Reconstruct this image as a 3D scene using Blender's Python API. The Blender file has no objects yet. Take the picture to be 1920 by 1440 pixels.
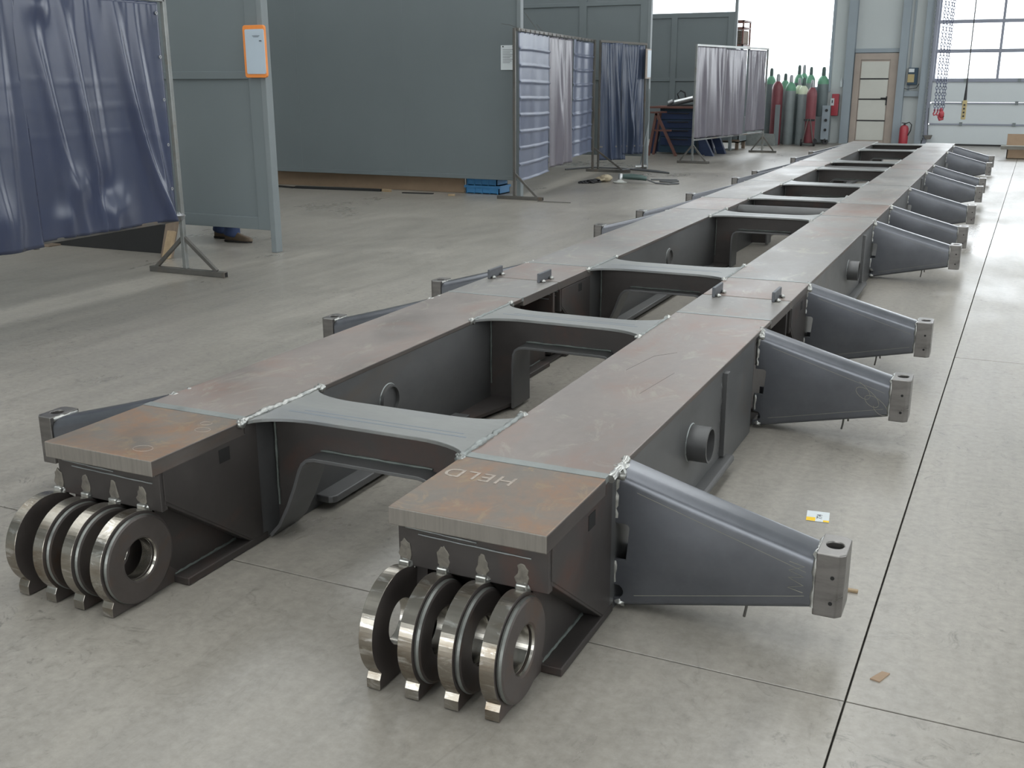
import bpy, bmesh, math, random
from mathutils import Vector, Matrix
random.seed(7)
PI = math.pi
sc = bpy.context.scene
COL = sc.collection

# ------------------------------------------------------------------ camera
FPX, YAW, PITCH, ROLL, CAMZ = 1981.57, .436, .2809, -.0026, 1.35
cf = Vector((-math.sin(YAW)*math.cos(PITCH), math.cos(YAW)*math.cos(PITCH), -math.sin(PITCH)))
cr = Vector((math.cos(YAW), math.sin(YAW), 0)); cu = cr.cross(cf)
CR = math.cos(ROLL)*cr + math.sin(ROLL)*cu; CU = -math.sin(ROLL)*cr + math.cos(ROLL)*cu
cam_d = bpy.data.cameras.new('camera'); cam = bpy.data.objects.new('camera', cam_d); COL.objects.link(cam)
cam_d.sensor_width = 36; cam_d.lens = FPX*36/1920; cam_d.clip_start = .05; cam_d.clip_end = 200
m = Matrix.Identity(4)
for i in range(3):
    m[i][0] = CR[i]; m[i][1] = CU[i]; m[i][2] = -cf[i]
m[2][3] = CAMZ
cam.matrix_world = m; sc.camera = cam
def ray(u, v): return cf + CR*((u-960)/FPX) + CU*((720-v)/FPX)
def ony(u, v, y):
    d = ray(u, v); return Vector((0, 0, CAMZ)) + d*(y/d.y)
def onz(u, v, z=0.):
    d = ray(u, v); return Vector((0, 0, CAMZ)) + d*((z-CAMZ)/d.z)

# ------------------------------------------------------------------ world, light, exposure
w = bpy.data.worlds.new('sky'); sc.world = w; w.use_nodes = True
bg = w.node_tree.nodes['Background']; bg.inputs[0].default_value = (.96, .98, 1, 1); bg.inputs[1].default_value = 3.6
sc.view_settings.view_transform = 'Standard'; sc.view_settings.look = 'None'
sc.view_settings.gamma = 1; sc.view_settings.use_curve_mapping = False; sc.view_settings.exposure = -0.22
sc.cycles.use_denoising = True; sc.cycles.max_bounces = 6; sc.cycles.sample_clamp_indirect = 4
def area(name, loc, rot, sx, sy, power, col=(1, 1, 1)):
    l = bpy.data.lights.new(name, 'AREA'); l.shape = 'RECTANGLE'; l.size = sx; l.size_y = sy; l.energy = power; l.color = col
    o = bpy.data.objects.new(name, l); COL.objects.link(o); o.location = loc; o.rotation_euler = rot; return o
HX0, HX1, HY0, HY1, HZ = -13., 8., -9., 24.3, 7.
# daylight through the roof lights, the back gate and the side windows of the hall
for x in (-8.2, -1.2, 4.6): area('roof_daylight', (x, 8, HZ+.12), (0, 0, 0), 1.8, 26, 540, (1, .965, .91))
area('back_gate_daylight', (-2.5, HY0-.18, 3.0), (PI/2, 0, 0), 15, 4.4, 500, (1, .965, .91))
area('side_window_daylight', (HX1+.12, 8, 3.2), (0, PI/2, 0), 3, 22, 400, (1, .985, .96))
area('far_window_daylight', (-7.9, HY1+.16, 3.1), (PI/2, 0, PI), 8.2, 3.8, 300, (.97, .98, 1))
area('far_gate_daylight', (1.2, HY1+.16, 2.45), (PI/2, 0, PI), 5.8, 2.3, 240, (.97, .98, 1))

# ------------------------------------------------------------------ materials
def lin(c): return tuple(((x/255)/12.92 if x/255 <= .04045 else ((x/255+.055)/1.055)**2.4) for x in c)
def nodes(name):
    mt = bpy.data.materials.new(name); mt.use_nodes = True
    nt = mt.node_tree; return mt, nt, nt.nodes['Principled BSDF']
def N(nt, typ, **kw):
    n = nt.nodes.new(typ)
    for k, v in kw.items():
        if k in n.inputs.keys(): n.inputs[k].default_value = v
        else: setattr(n, k, v)
    return n
def coords(nt, scale=(1, 1, 1), rotz=0, kind='Object'):
    tc = N(nt, 'ShaderNodeTexCoord'); mp = N(nt, 'ShaderNodeMapping')
    mp.inputs['Scale'].default_value = scale; mp.inputs['Rotation'].default_value = (0, 0, rotz)
    nt.links.new(tc.outputs[kind], mp.inputs['Vector']); return mp.outputs['Vector']
def noise(nt, vec, scale, detail=4, rough=.6, dist=0):
    n = N(nt, 'ShaderNodeTexNoise'); n.inputs['Scale'].default_value = scale; n.inputs['Detail'].default_value = detail
    n.inputs['Roughness'].default_value = rough; n.inputs['Distortion'].default_value = dist
    nt.links.new(vec, n.inputs['Vector']); return n.outputs['Fac']
def ramp(nt, fac, stops):
    r = N(nt, 'ShaderNodeValToRGB'); el = r.color_ramp.elements
    while len(el) > 1: el.remove(el[-1])
    el[0].position = stops[0][0]; el[0].color = tuple(stops[0][1])+(1,)
    for p, c in stops[1:]:
        e = el.new(p); e.color = tuple(c)+(1,)
    nt.links.new(fac, r.inputs['Fac']); return r.outputs['Color']
def mix(nt, fac, a, b, mode='MIX'):
    n = N(nt, 'ShaderNodeMix', data_type='RGBA', blend_type=mode)
    for s, v in (('Factor', fac), ('A', a), ('B', b)):
        i = [x for x in n.inputs if x.name == s and (x.type == 'VALUE' if s == 'Factor' else x.type == 'RGBA')][0]
        if hasattr(v, 'links'): nt.links.new(v, i)
        else: i.default_value = v if s == 'Factor' else tuple(v)+(1,)
    return [x for x in n.outputs if x.type == 'RGBA'][0]
def bump(nt, h, bsdf, strength=.3, dist=.01):
    b = N(nt, 'ShaderNodeBump'); b.inputs['Strength'].default_value = strength; b.inputs['Distance'].default_value = dist
    nt.links.new(h, b.inputs['Height']); nt.links.new(b.outputs['Normal'], bsdf.inputs['Normal'])
def plain(name, c, rough=.5, metal=0., var=.12, scale=6, bump_s=.0, spec=.5):
    mt, nt, b = nodes(name); c = lin(c); v = coords(nt)
    f = noise(nt, v, scale, 5, .65)
    col = ramp(nt, f, [(.3, tuple(x*(1-var) for x in c)), (.7, tuple(min(1, x*(1+var)) for x in c))])
    nt.links.new(col, b.inputs['Base Color']); b.inputs['Roughness'].default_value = rough; b.inputs['Metallic'].default_value = metal
    b.inputs['Specular IOR Level'].default_value = spec
    if bump_s: bump(nt, f, b, bump_s)
    return mt
def steel(name, c, rust=None, ramt=.5, rough=.42, metal=.55, stretch=(1, 1, 1), pale=None, scale=3.):
    """mill-scale plate: cloudy grey, rust bloom and pale scuffs"""
    mt, nt, b = nodes(name); c = lin(c); v = coords(nt, stretch)
    f = noise(nt, v, scale, 5, .58, .2); g = noise(nt, v, scale*9, 4, .7)
    col = ramp(nt, f, [(.28, tuple(x*.74 for x in c)), (.5, c), (.74, tuple(x*1.22 for x in c))])
    col = mix(nt, .22, col, ramp(nt, g, [(.25, tuple(x*.7 for x in c)), (.75, tuple(x*1.3 for x in c))]))
    if rust:
        r = noise(nt, v, scale*.8, 5, .6, 1.1)
        rf = ramp(nt, r, [(.62-.3*ramt, (0, 0, 0)), (.78-.18*ramt, (1, 1, 1))])
        rg = mix(nt, .55, rf, ramp(nt, g, [(.35, (0, 0, 0)), (.6, (1, 1, 1))]), 'MULTIPLY')
        col = mix(nt, rg, col, lin(rust))
    if pale:
        p = noise(nt, v, scale*1.7, 6, .7, 2.0)
        pf = ramp(nt, p, [(.55, (0, 0, 0)), (.66, (.7, .7, .7))])
        col = mix(nt, pf, col, lin(pale))
    nt.links.new(col, b.inputs['Base Color']); b.inputs['Metallic'].default_value = metal
    rr = ramp(nt, f, [(.3, (rough*.85,)*3), (.7, (min(1, rough*1.25),)*3)]); nt.links.new(rr, b.inputs['Roughness'])
    bump(nt, g, b, .08, .002)
    return mt
M = {}
M['top'] = steel('mill_scale_top', (134, 125, 120), (136, 112, 102), .50, .40, .5, (1, .6, 1), (150, 144, 134), 3.4)
M['top_rust'] = steel('rusty_heavy_plate', (116, 108, 100), (138, 104, 78), .80, .44, .45, (1, .8, 1), (140, 122, 98), 5.)
M['top_grey'] = steel('mill_scale_grey', (132, 129, 126), (138, 120, 112), .30, .42, .45, (1, .6, 1), (156, 152, 142), 3.)
M['cut'] = steel('flame_cut_edge', (128, 123, 116), None, 0, .5, .5, (14, 14, .7), None, 7.)
M['edge'] = steel('dark_plate_edge', (92, 86, 82), (98, 80, 70), .3, .45, .5, (1, .7, 3), None, 4.)
M['web'] = steel('web_plate', (95, 95, 95), (100, 92, 84), .15, .45, .5, (1, .6, 1), None, 2.2)
M['webdark'] = steel('shaded_web_plate', (70, 66, 64), (84, 66, 60), .25, .48, .45, (1, 1, 1), None, 3.)  # web steel with the shade of the inner faces darkened into its colour
M['cross'] = steel('cross_plate', (132, 133, 131), (118, 121, 125), .25, .40, .5, (.6, 1.6, 1), None, 3.)
M['bracket'] = steel('bracket_plate', (102, 104, 109), None, 0, .30, .68, (.9, .7, 1.1), None, 2.3)
M['mach'] = steel('machined_steel', (118, 115, 112), None, 0, .32, .75, (1, 1, 5), None, 9.)
M['lugface'] = steel('lug_face', (86, 80, 77), (96, 78, 66), .2, .42, .5, (1, 1, 1), None, 6.)
M['lugrim'] = steel('lug_rim', (150, 145, 136), (112, 98, 80), .50, .22, .88, (.6, 2, 2), (210, 208, 204), 5.)
M['bore'] = plain('bright_bore', (176, 172, 164), .22, .95, .08, 20)
M['seam'] = steel('ground_weld_seam', (134, 138, 136), None, 0, .42, .5, (1, 1, 1), None, 12.)
M['weld'] = steel('weld_bead', (172, 172, 168), (118, 122, 120), .3, .3, .8, (1, 1, 1), None, 30.)
M['patch'] = steel('ground_patch', (124, 119, 110), (92, 88, 84), .6, .45, .5, (1, 1, 1), None, 40.)
M['boss'] = steel('boss_chamfer', (116, 118, 114), (96, 98, 96), .4, .34, .6, (1, 1, 1), None, 14.)
M['tint'] = steel('blue_heat_tint', (116, 124, 132), None, 0, .42, .5, (1, 1, 1), None, 6.)
M['weldgreen'] = plain('slag_weld_line', (92, 98, 94), .5, .2, .3, 30)
M['chalk'] = plain('chalk_mark', (190, 184, 160), .9, 0, .1, 40)
M['letter'] = plain('pale_lettering', (152, 142, 132), .8, 0, .25, 60)
M['scribe'] = plain('scribed_line', (124, 122, 112), .8, 0, .1, 40)
M['dark'] = plain('hole_shade', (20, 19, 18), .7, .2, .1, 9)  # near-black colour painting the shade inside holes and open tube ends
M['tab'] = steel('tack_tab', (92, 94, 98), None, 0, .45, .5, (1, 1, 1), None, 8.)
M['tube'] = steel('grey_square_tube', (96, 94, 90), (108, 92, 78), .25, .45, .5, (1, 1, 1), None, 5.)
M['tubebright'] = steel('bare_square_tube', (134, 136, 134), (120, 104, 86), .25, .36, .65, (1, 1, 1), None, 5.)
M['panel'] = plain('painted_grey_panel', (104, 112, 114), .5, 0, .035, 1.4)
M['panelpost'] = plain('pale_grey_post', (114, 121, 123), .45, 0, .04, 3)
M['column'] = plain('painted_column', (138, 148, 155), .5, 0, .04, 2)
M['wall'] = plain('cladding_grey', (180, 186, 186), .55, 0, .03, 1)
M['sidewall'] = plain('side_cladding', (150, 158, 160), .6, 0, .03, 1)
M['roof'] = plain('roof_sheet', (150, 156, 158), .6, 0, .03, 1)
M['gatepanel'] = plain('gate_panel', (196, 202, 204), .45, 0, .025, 1)
M['gateframe'] = plain('gate_window_frame', (136, 140, 152), .45, .1, .04, 2)
M['doorframe'] = plain('tan_door_frame', (160, 148, 138), .55, 0, .08, 3)
M['doorpane'] = plain('frosted_door_panel', (188, 188, 180), .35, 0, .04, 3)
M['rubber'] = plain('black_rubber', (34, 34, 36), .6, 0, .1, 9)
M['orange'] = plain('orange_plastic', (222, 134, 62), .4, 0, .05, 9)
M['board'] = plain('white_board', (172, 184, 194), .3, 0, .03, 5)
M['paper'] = plain('white_paper', (204, 210, 212), .7, 0, .03, 20)
M['ink'] = plain('dark_print', (70, 74, 80), .8, 0, .05, 20)
M['yellow'] = plain('yellow_print', (232, 190, 40), .7, 0, .05, 20)
M['bluebox'] = plain('blue_crate', (66, 128, 176), .45, 0, .06, 6)
M['navy'] = plain('navy_paint', (36, 50, 80), .45, .1, .12, 6)
M['tealpaint'] = plain('dark_teal_paint', (40, 62, 78), .5, .1, .15, 6)
M['cardboard'] = plain('cardboard', (146, 124, 102), .8, 0, .08, 5)
M['cardwhite'] = plain('pale_cardboard', (196, 198, 194), .75, 0, .05, 5)
M['wood'] = plain('raw_wood', (150, 130, 102), .75, 0, .18, 12)
M['oldwood'] = plain('weathered_wood', (116, 102, 88), .8, 0, .2, 10)
M['redpaint'] = plain('red_paint', (160, 56, 66), .35, 0, .06, 6)
M['orangerust'] = plain('rusty_orange_paint', (106, 72, 64), .6, 0, .15, 8)
M['maroon'] = plain('maroon_cylinder_paint', (118, 62, 68), .4, 0, .10, 6)
M['cylgrey'] = plain('grey_cylinder_paint', (134, 142, 143), .42, .1, .08, 6)
M['cyldark'] = plain('dark_grey_cylinder_paint', (104, 114, 116), .45, .1, .08, 6)
M['cylgreen'] = plain('green_shoulder_paint', (98, 150, 122), .4, 0, .08, 6)
M['cylcream'] = plain('pale_shoulder_paint', (206, 216, 190), .4, 0, .06, 6)
M['cap'] = plain('valve_cap', (150, 152, 154), .4, .5, .1, 8)
M['capdark'] = plain('dark_valve_cap', (70, 88, 84), .45, .3, .1, 8)
M['yellowbox'] = plain('yellow_pendant', (168, 152, 108), .45, 0, .08, 8)
M['chain'] = plain('chain_steel', (92, 98, 120), .4, .6, .1, 20)
M['jeans'] = plain('blue_jeans', (44, 58, 90), .85, 0, .15, 20)
M['jacket'] = plain('dark_work_jacket', (58, 66, 84), .85, 0, .1, 12)
M['shoe'] = plain('brown_leather', (88, 74, 58), .6, 0, .15, 20)
M['sole'] = plain('dark_sole', (40, 36, 34), .7, 0, .1, 20)
M['skin'] = plain('skin', (200, 158, 132), .55, 0, .04, 10)
M['hair'] = plain('brown_hair', (62, 48, 40), .7, 0, .15, 30)
M['glove'] = plain('leather_glove', (168, 156, 132), .8, 0, .12, 14)
M['alu'] = plain('bare_aluminium', (178, 180, 180), .3, .8, .08, 10)
M['disc'] = plain('grinding_disc', (186, 188, 182), .6, .1, .06, 10)
M['cable'] = plain('grey_cable', (92, 94, 96), .5, 0, .06, 10)
M['blackplate'] = plain('black_sheet', (40, 40, 40), .55, .2, .1, 3)

def glass_mat():
    mt = bpy.data.materials.new('clear_pane'); mt.use_nodes = True; nt = mt.node_tree
    for n in list(nt.nodes): nt.nodes.remove(n)
    o = nt.nodes.new('ShaderNodeOutputMaterial'); t = nt.nodes.new('ShaderNodeBsdfTransparent'); g = nt.nodes.new('ShaderNodeBsdfGlossy'); mx = nt.nodes.new('ShaderNodeMixShader')
    t.inputs[0].default_value = (.94, .96, .97, 1); g.inputs['Roughness'].default_value = .05; mx.inputs[0].default_value = .06
    nt.links.new(t.outputs[0], mx.inputs[1]); nt.links.new(g.outputs[0], mx.inputs[2]); nt.links.new(mx.outputs[0], o.inputs[0]); return mt
M['glass'] = glass_mat()
def vinyl(name, c, c2, rough=.3):
    mt, nt, b = nodes(name); v = coords(nt, (1, 1, .5)); f = noise(nt, v, 2.6, 4, .6, .5); g = noise(nt, v, 26, 4, .7)
    nt.links.new(mix(nt, f, lin(c), lin(c2)), b.inputs['Base Color']); b.inputs['Roughness'].default_value = rough
    b.inputs['Specular IOR Level'].default_value = .6; b.inputs['Transmission Weight'].default_value = 0
    bump(nt, g, b, .12, .004); return mt
M['vinylblue'] = vinyl('navy_vinyl', (38, 49, 80), (64, 68, 82), .27)
M['vinylpale'] = vinyl('pale_blue_vinyl', (102, 110, 132), (88, 94, 110))
M['vinylgrey'] = vinyl('dusty_vinyl', (110, 104, 110), (92, 91, 102), .33)
M['vinyldark'] = vinyl('dark_slate_vinyl', (50, 58, 78), (66, 76, 94), .24)

def floor_mat():
    mt, nt, b = nodes('concrete_floor')
    v = coords(nt); vs = coords(nt, (1.6, .5, 1), .35); vt = coords(nt, (5., .28, 1), -.12)
    big = noise(nt, v, .55, 5, .6, .5); mid = noise(nt, vs, 2.2, 7, .68, 1.2); fine = noise(nt, v, 34, 4, .7); trk = noise(nt, vt, 1.5, 6, .65, .6)
    c = ramp(nt, mid, [(.30, lin((114, 109, 102))), (.5, lin((136, 131, 123))), (.72, lin((151, 145, 136)))])
    c = mix(nt, .45, c, ramp(nt, big, [(.3, lin((112, 107, 101))), (.7, lin((153, 147, 138)))]))
    c = mix(nt, .32, c, ramp(nt, trk, [(.32, lin((110, 106, 100))), (.68, lin((159, 153, 143)))]))
    c = mix(nt, .3, c, ramp(nt, fine, [(.3, lin((96, 93, 87))), (.7, lin((160, 156, 147)))]))
    # scuffs, spatter and dark smears left by dragging steel
    sv = coords(nt, (3.2, .9, 1), -.5); s1 = noise(nt, sv, 2.6, 8, .74, 2.6)
    sc1 = ramp(nt, s1, [(.58, (0, 0, 0)), (.66, (.22, .22, .22)), (.74, (0, 0, 0))])
    c = mix(nt, sc1, c, lin((82, 80, 76)))
    s2 = noise(nt, v, 7, 9, .8, 3.4); area_ = noise(nt, v, .9, 3, .5)
    sc2 = mix(nt, 1., ramp(nt, s2, [(.545, (0, 0, 0)), (.66, (.8, .8, .8))]), ramp(nt, area_, [(.36, (0, 0, 0)), (.58, (1, 1, 1))]), 'MULTIPLY')
    c = mix(nt, sc2, c, lin((78, 76, 72)))
    nt.links.new(c, b.inputs['Base Color'])
    rr = mix(nt, .5, ramp(nt, mid, [(.3, (.26,)*3), (.7, (.46,)*3)]), ramp(nt, big, [(.35, (.20,)*3), (.65, (.46,)*3)]))
    nt.links.new(rr, b.inputs['Roughness'])
    b.inputs['Specular IOR Level'].default_value = .5
    bump(nt, mid, b, .10, .010); return mt
M['floor'] = floor_mat()
M['joint'] = plain('floor_joint', (58, 56, 52), .8, 0, .1, 10)

# ------------------------------------------------------------------ mesh helpers
WORLD = {}
class MB:
    def __init__(s): s.v = []; s.f = []
    def add(s, vs, fs):
        k = len(s.v); s.v += [tuple(p) for p in vs]; s.f += [tuple(i+k for i in q) for q in fs]; return s
    def box(s, x0, x1, y0, y1, z0, z1):
        return s.add([(x, y, z) for z in (z0, z1) for y in (y0, y1) for x in (x0, x1)],
                     [(0, 2, 3, 1), (4, 5, 7, 6), (0, 1, 5, 4), (2, 6, 7, 3), (0, 4, 6, 2), (1, 3, 7, 5)])
    def prism(s, poly, axis, a0, a1):
        A = sum(poly[i][0]*poly[(i+1) % len(poly)][1]-poly[(i+1) % len(poly)][0]*poly[i][1] for i in range(len(poly)))
        if (A < 0) != (axis == 'y'): poly = poly[::-1]
        P = {'x': lambda p, a: (a, p[0], p[1]), 'y': lambda p, a: (p[0], a, p[1]), 'z': lambda p, a: (p[0], p[1], a)}[axis]
        n = len(poly)
        return s.add([P(p, a0) for p in poly]+[P(p, a1) for p in poly],
                     [tuple(range(n-1, -1, -1)), tuple(range(n, 2*n))]+[(i, (i+1) % n, n+(i+1) % n, n+i) for i in range(n)])
    def ringprism(s, outer, c, r, axis, a0, a1):
        """star-shaped outline about c with a round through-hole of radius r"""
        P = {'x': lambda p, a: (a, p[0], p[1]), 'y': lambda p, a: (p[0], a, p[1]), 'z': lambda p, a: (p[0], p[1], a)}[axis]
        A = sum(outer[i][0]*outer[(i+1) % len(outer)][1]-outer[(i+1) % len(outer)][0]*outer[i][1] for i in range(len(outer)))
        if (A < 0) != (axis == 'y'): outer = outer[::-1]
        n = len(outer); inner = []
        for p in outer:
            t = math.atan2(p[1]-c[1], p[0]-c[0]); inner.append((c[0]+r*math.cos(t), c[1]+r*math.sin(t)))
        vs = [P(p, a0) for p in outer]+[P(p, a1) for p in outer]+[P(p, a0) for p in inner]+[P(p, a1) for p in inner]
        fs = []
        for i in range(n):
            j = (i+1) % n
            fs += [(i, j, n+j, n+i), (2*n+j, 2*n+i, 3*n+i, 3*n+j), (j, i, 2*n+i, 2*n+j), (n+i, n+j, 3*n+j, 3*n+i)]
        return s.add(vs, fs)
    def frame(s, d):
        d = d.normalized(); a = Vector((0, 0, 1)) if abs(d.z) < .9 else Vector((1, 0, 0))
        u = d.cross(a).normalized(); return d, u, u.cross(d).normalized()
    def bar(s, p0, p1, w, h):
        p0 = Vector(p0); p1 = Vector(p1); d, u, t = s.frame(p1-p0); u = u*w/2; t = t*h/2
        c = [-u-t, u-t, u+t, -u+t]
        return s.add([p0+q for q in c]+[p1+q for q in c], [(0, 1, 2, 3), (7, 6, 5, 4)]+[(i+4, (i+1) % 4+4, (i+1) % 4, i) for i in range(4)])
    def tube(s, pts, r, n=8):
        pts = [Vector(p) for p in pts]; rs = r if isinstance(r, (list, tuple)) else [r]*len(pts); rings = []
        for i, p in enumerate(pts):
            d = pts[min(i+1, len(pts)-1)]-pts[max(i-1, 0)]; d, u, t = s.frame(d)
            if i and rings_u.dot(u) < 0: pass
            rings_u = u
            rings.append([p+(u*math.cos(2*PI*k/n)+t*math.sin(2*PI*k/n))*rs[i] for k in range(n)])
        vs = [q for r_ in rings for q in r_]; fs = []
        for i in range(len(pts)-1):
            for k in range(n):
                fs.append((i*n+k, (i+1)*n+k, (i+1)*n+(k+1) % n, i*n+(k+1) % n))
        fs += [tuple(range(n)), tuple(range(len(vs)-1, len(vs)-1-n, -1))]
        return s.add(vs, fs)
    def pipe(s, p0, p1, ro, ri, n=28):
        p0 = Vector(p0); p1 = Vector(p1); d, u, t = s.frame(p1-p0)
        def rg(p, r): return [p+(u*math.cos(2*PI*k/n)+t*math.sin(2*PI*k/n))*r for k in range(n)]
        vs = rg(p0, ro)+rg(p1, ro)+rg(p0, ri)+rg(p1, ri); fs = []
        for k in range(n):
            j = (k+1) % n
            fs += [(k, n+k, n+j, j), (2*n+j, 3*n+j, 3*n+k, 2*n+k), (j, 2*n+j, 2*n+k, k), (n+k, 3*n+k, 3*n+j, n+j)]
        return s.add(vs, fs)
    def lathe(s, prof, c=(0, 0, 0), n=20):
        vs = []; fs = []
        for r, z in prof: vs += [(c[0]+r*math.cos(2*PI*k/n), c[1]+r*math.sin(2*PI*k/n), c[2]+z) for k in range(n)]
        for i in range(len(prof)-1):
            for k in range(n): fs.append((i*n+k, i*n+(k+1) % n, (i+1)*n+(k+1) % n, (i+1)*n+k))
        fs += [tuple(range(n-1, -1, -1)), tuple(range(len(vs)-n, len(vs)))]
        return s.add(vs, fs)
    def blob(s, c, r, seed=0, amp=.3, nu=10, nv=7):
        rd = random.Random(seed); vs = []; fs = []
        r = r if isinstance(r, (tuple, list)) else (r, r, r)
        for i in range(nv+1):
            a = PI*i/nv
            for k in range(nu):
                q = 1+rd.uniform(-amp, amp) if 0 < i < nv else 1
                vs.append((c[0]+r[0]*q*math.sin(a)*math.cos(2*PI*k/nu), c[1]+r[1]*q*math.sin(a)*math.sin(2*PI*k/nu), c[2]-r[2]*q*math.cos(a)))
        for i in range(nv):
            for k in range(nu): fs.append((i*nu+k, i*nu+(k+1) % nu, (i+1)*nu+(k+1) % nu, (i+1)*nu+k))
        return s.add(vs, fs)
    def bead(s, p0, p1, r=.008, seed=0, step=.012):
        p0 = Vector(p0); p1 = Vector(p1); L = (p1-p0).length; n = max(2, min(60, int(L/step))); rd = random.Random(seed)
        return s.tube([p0.lerp(p1, i/n)+Vector((rd.uniform(-1, 1), rd.uniform(-1, 1), rd.uniform(-1, 1)))*r*.22 for i in range(n+1)],
                      [r*(1+rd.uniform(-.28, .28)) for i in range(n+1)], 6)
    def surf(s, fn, nu, nv, thick=0):
        k = [fn(i/nu, j/nv) for j in range(nv+1) for i in range(nu+1)]
        return s.add(k, [(j*(nu+1)+i, j*(nu+1)+i+1, (j+1)*(nu+1)+i+1, (j+1)*(nu+1)+i) for j in range(nv) for i in range(nu)])
    def mesh(s, name, off=(0, 0, 0)):
        me = bpy.data.meshes.new(name); me.from_pydata([(a-off[0], b-off[1], c-off[2]) for a, b, c in s.v], [], s.f); me.update(); return me
    def build(s, name, mat, parent=None, bevel=0, smooth=0, local=False, solid=0):
        off = (0, 0, 0) if (local or parent is None) else WORLD.get(parent.name, (0, 0, 0))
        me = s.mesh(name, off); o = bpy.data.objects.new(name, me); COL.objects.link(o)
        if mat: me.materials.append(M[mat] if isinstance(mat, str) else mat)
        if parent is not None: o.parent = parent; WORLD[o.name] = off
        if smooth:
            for p in me.polygons: p.use_smooth = True
            me.set_sharp_from_angle(angle=math.radians(smooth))
        if solid:
            md = o.modifiers.new('thickness', 'SOLIDIFY'); md.thickness = solid; md.offset = 0
        if bevel:
            md = o.modifiers.new('edge', 'BEVEL'); md.width = bevel; md.segments = 2; md.limit_method = 'ANGLE'; md.angle_limit = math.radians(40)
        return o
def tag(o, label, cat, group=None):
    o['label'] = label; o['category'] = cat
    if group: o['group'] = group
    return o
def struct(o): o['kind'] = 'structure'; return o
def thing(name, label, cat, loc, group=None):
    o = bpy.data.objects.new(name, None); COL.objects.link(o); o.location = loc; o.empty_display_size = .1
    WORLD[o.name] = tuple(loc); return tag(o, label, cat, group)
def copy_tree(o, parent=None):
    c = o.copy(); COL.objects.link(c)
    if parent is not None: c.parent = parent
    for ch in list(o.children): copy_tree(ch, c)
    return c
def evaluated(o):
    dg = bpy.context.evaluated_depsgraph_get(); dg.update()
    return bpy.data.meshes.new_from_object(o.evaluated_get(dg))
def arc(cx, cy, r, a0, a1, n=6): return [(cx+r*math.cos(math.radians(a0+(a1-a0)*i/n)), cy+r*math.sin(math.radians(a0+(a1-a0)*i/n))) for i in range(n+1)]

# ------------------------------------------------------------------ the hall
fl = struct(MB().box(HX0-.3, HX1+.3, HY0-.3, HY1+.3, -.25, -.012).build('floor', 'joint'))
def jx(y): return -.237+.0148*y            # the long floor joint runs slightly askew
def slab(p): MB().prism(p, 'z', -.013, 0).build('floor_slab', 'floor', fl, bevel=.0015)
g = .0022; yj, yk = 2.212, 5.60
slab([(HX0-.3, HY0-.3), (jx(HY0)-g, HY0-.3), (jx(yj)-g, yj-g), (HX0-.3, yj-g+.06)])
slab([(HX0-.3, yj+g+.06), (jx(yj)-g, yj+g), (jx(HY1)-g, HY1+.3), (HX0-.3, HY1+.3)])
slab([(jx(HY0)+g, HY0-.3), (HX1+.3, HY0-.3), (HX1+.3, yj-g), (jx(yj)+g, yj-g)])
slab([(jx(yj)+g, yj+g), (HX1+.3, yj+g), (HX1+.3, yk-g), (jx(yk)+g, yk-g)])
slab([(jx(yk)+g, yk+g), (HX1+.3, yk+g), (HX1+.3, HY1+.3), (jx(HY1)+g, HY1+.3)])
ce = MB()
for a, b in ((HX0, -9.1), (-7.3, -2.1), (-.3, 3.7), (5.5, HX1)): ce.box(a, b, HY0, HY1, HZ, HZ+.15)
ce.box(HX0, HX1, HY0, -5, HZ, HZ+.15).box(HX0, HX1, 21, HY1, HZ, HZ+.15)
ceiling = struct(ce.build('ceiling', 'roof'))
for i, x in enumerate((-8.2, -1.2, 4.6)):
    MB().box(x-.9, x+.9, -5, 21, HZ+.06, HZ+.08).build('roof_light_pane', 'glass', ceiling)
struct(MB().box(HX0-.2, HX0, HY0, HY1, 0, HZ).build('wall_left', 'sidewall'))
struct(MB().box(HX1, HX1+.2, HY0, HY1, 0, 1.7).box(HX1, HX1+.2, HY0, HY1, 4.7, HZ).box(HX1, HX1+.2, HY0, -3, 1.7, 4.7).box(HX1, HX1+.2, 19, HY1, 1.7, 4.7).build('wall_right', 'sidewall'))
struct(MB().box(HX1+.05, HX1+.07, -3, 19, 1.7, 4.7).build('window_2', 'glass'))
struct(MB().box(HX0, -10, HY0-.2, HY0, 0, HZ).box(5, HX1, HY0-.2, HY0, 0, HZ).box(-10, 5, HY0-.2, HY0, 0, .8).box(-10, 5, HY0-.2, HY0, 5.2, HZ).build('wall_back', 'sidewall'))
struct(MB().box(-10, 5, HY0-.12, HY0-.1, .8, 5.2).build('window_3', 'glass'))
Y = HY1
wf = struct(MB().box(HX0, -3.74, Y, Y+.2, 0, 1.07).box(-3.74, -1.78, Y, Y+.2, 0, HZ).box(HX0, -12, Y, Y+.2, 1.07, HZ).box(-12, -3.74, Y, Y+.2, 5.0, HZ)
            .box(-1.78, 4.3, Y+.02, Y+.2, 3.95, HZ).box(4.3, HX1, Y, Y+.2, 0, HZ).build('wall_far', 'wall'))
tr = struct(MB().box(-12, -3.74, Y-.07, Y+.2, 1.07, 1.17).build('trim_1', 'column', bevel=.006))
win = struct(MB().box(-12, -3.74, Y+.08, Y+.1, 1.17, 5.0).build('window_1', 'glass'))
MB().box(-3.80, -3.74, Y-.02, Y+.14, 1.17, 5.0).build('window_frame', 'column', win, bevel=.004)
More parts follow.
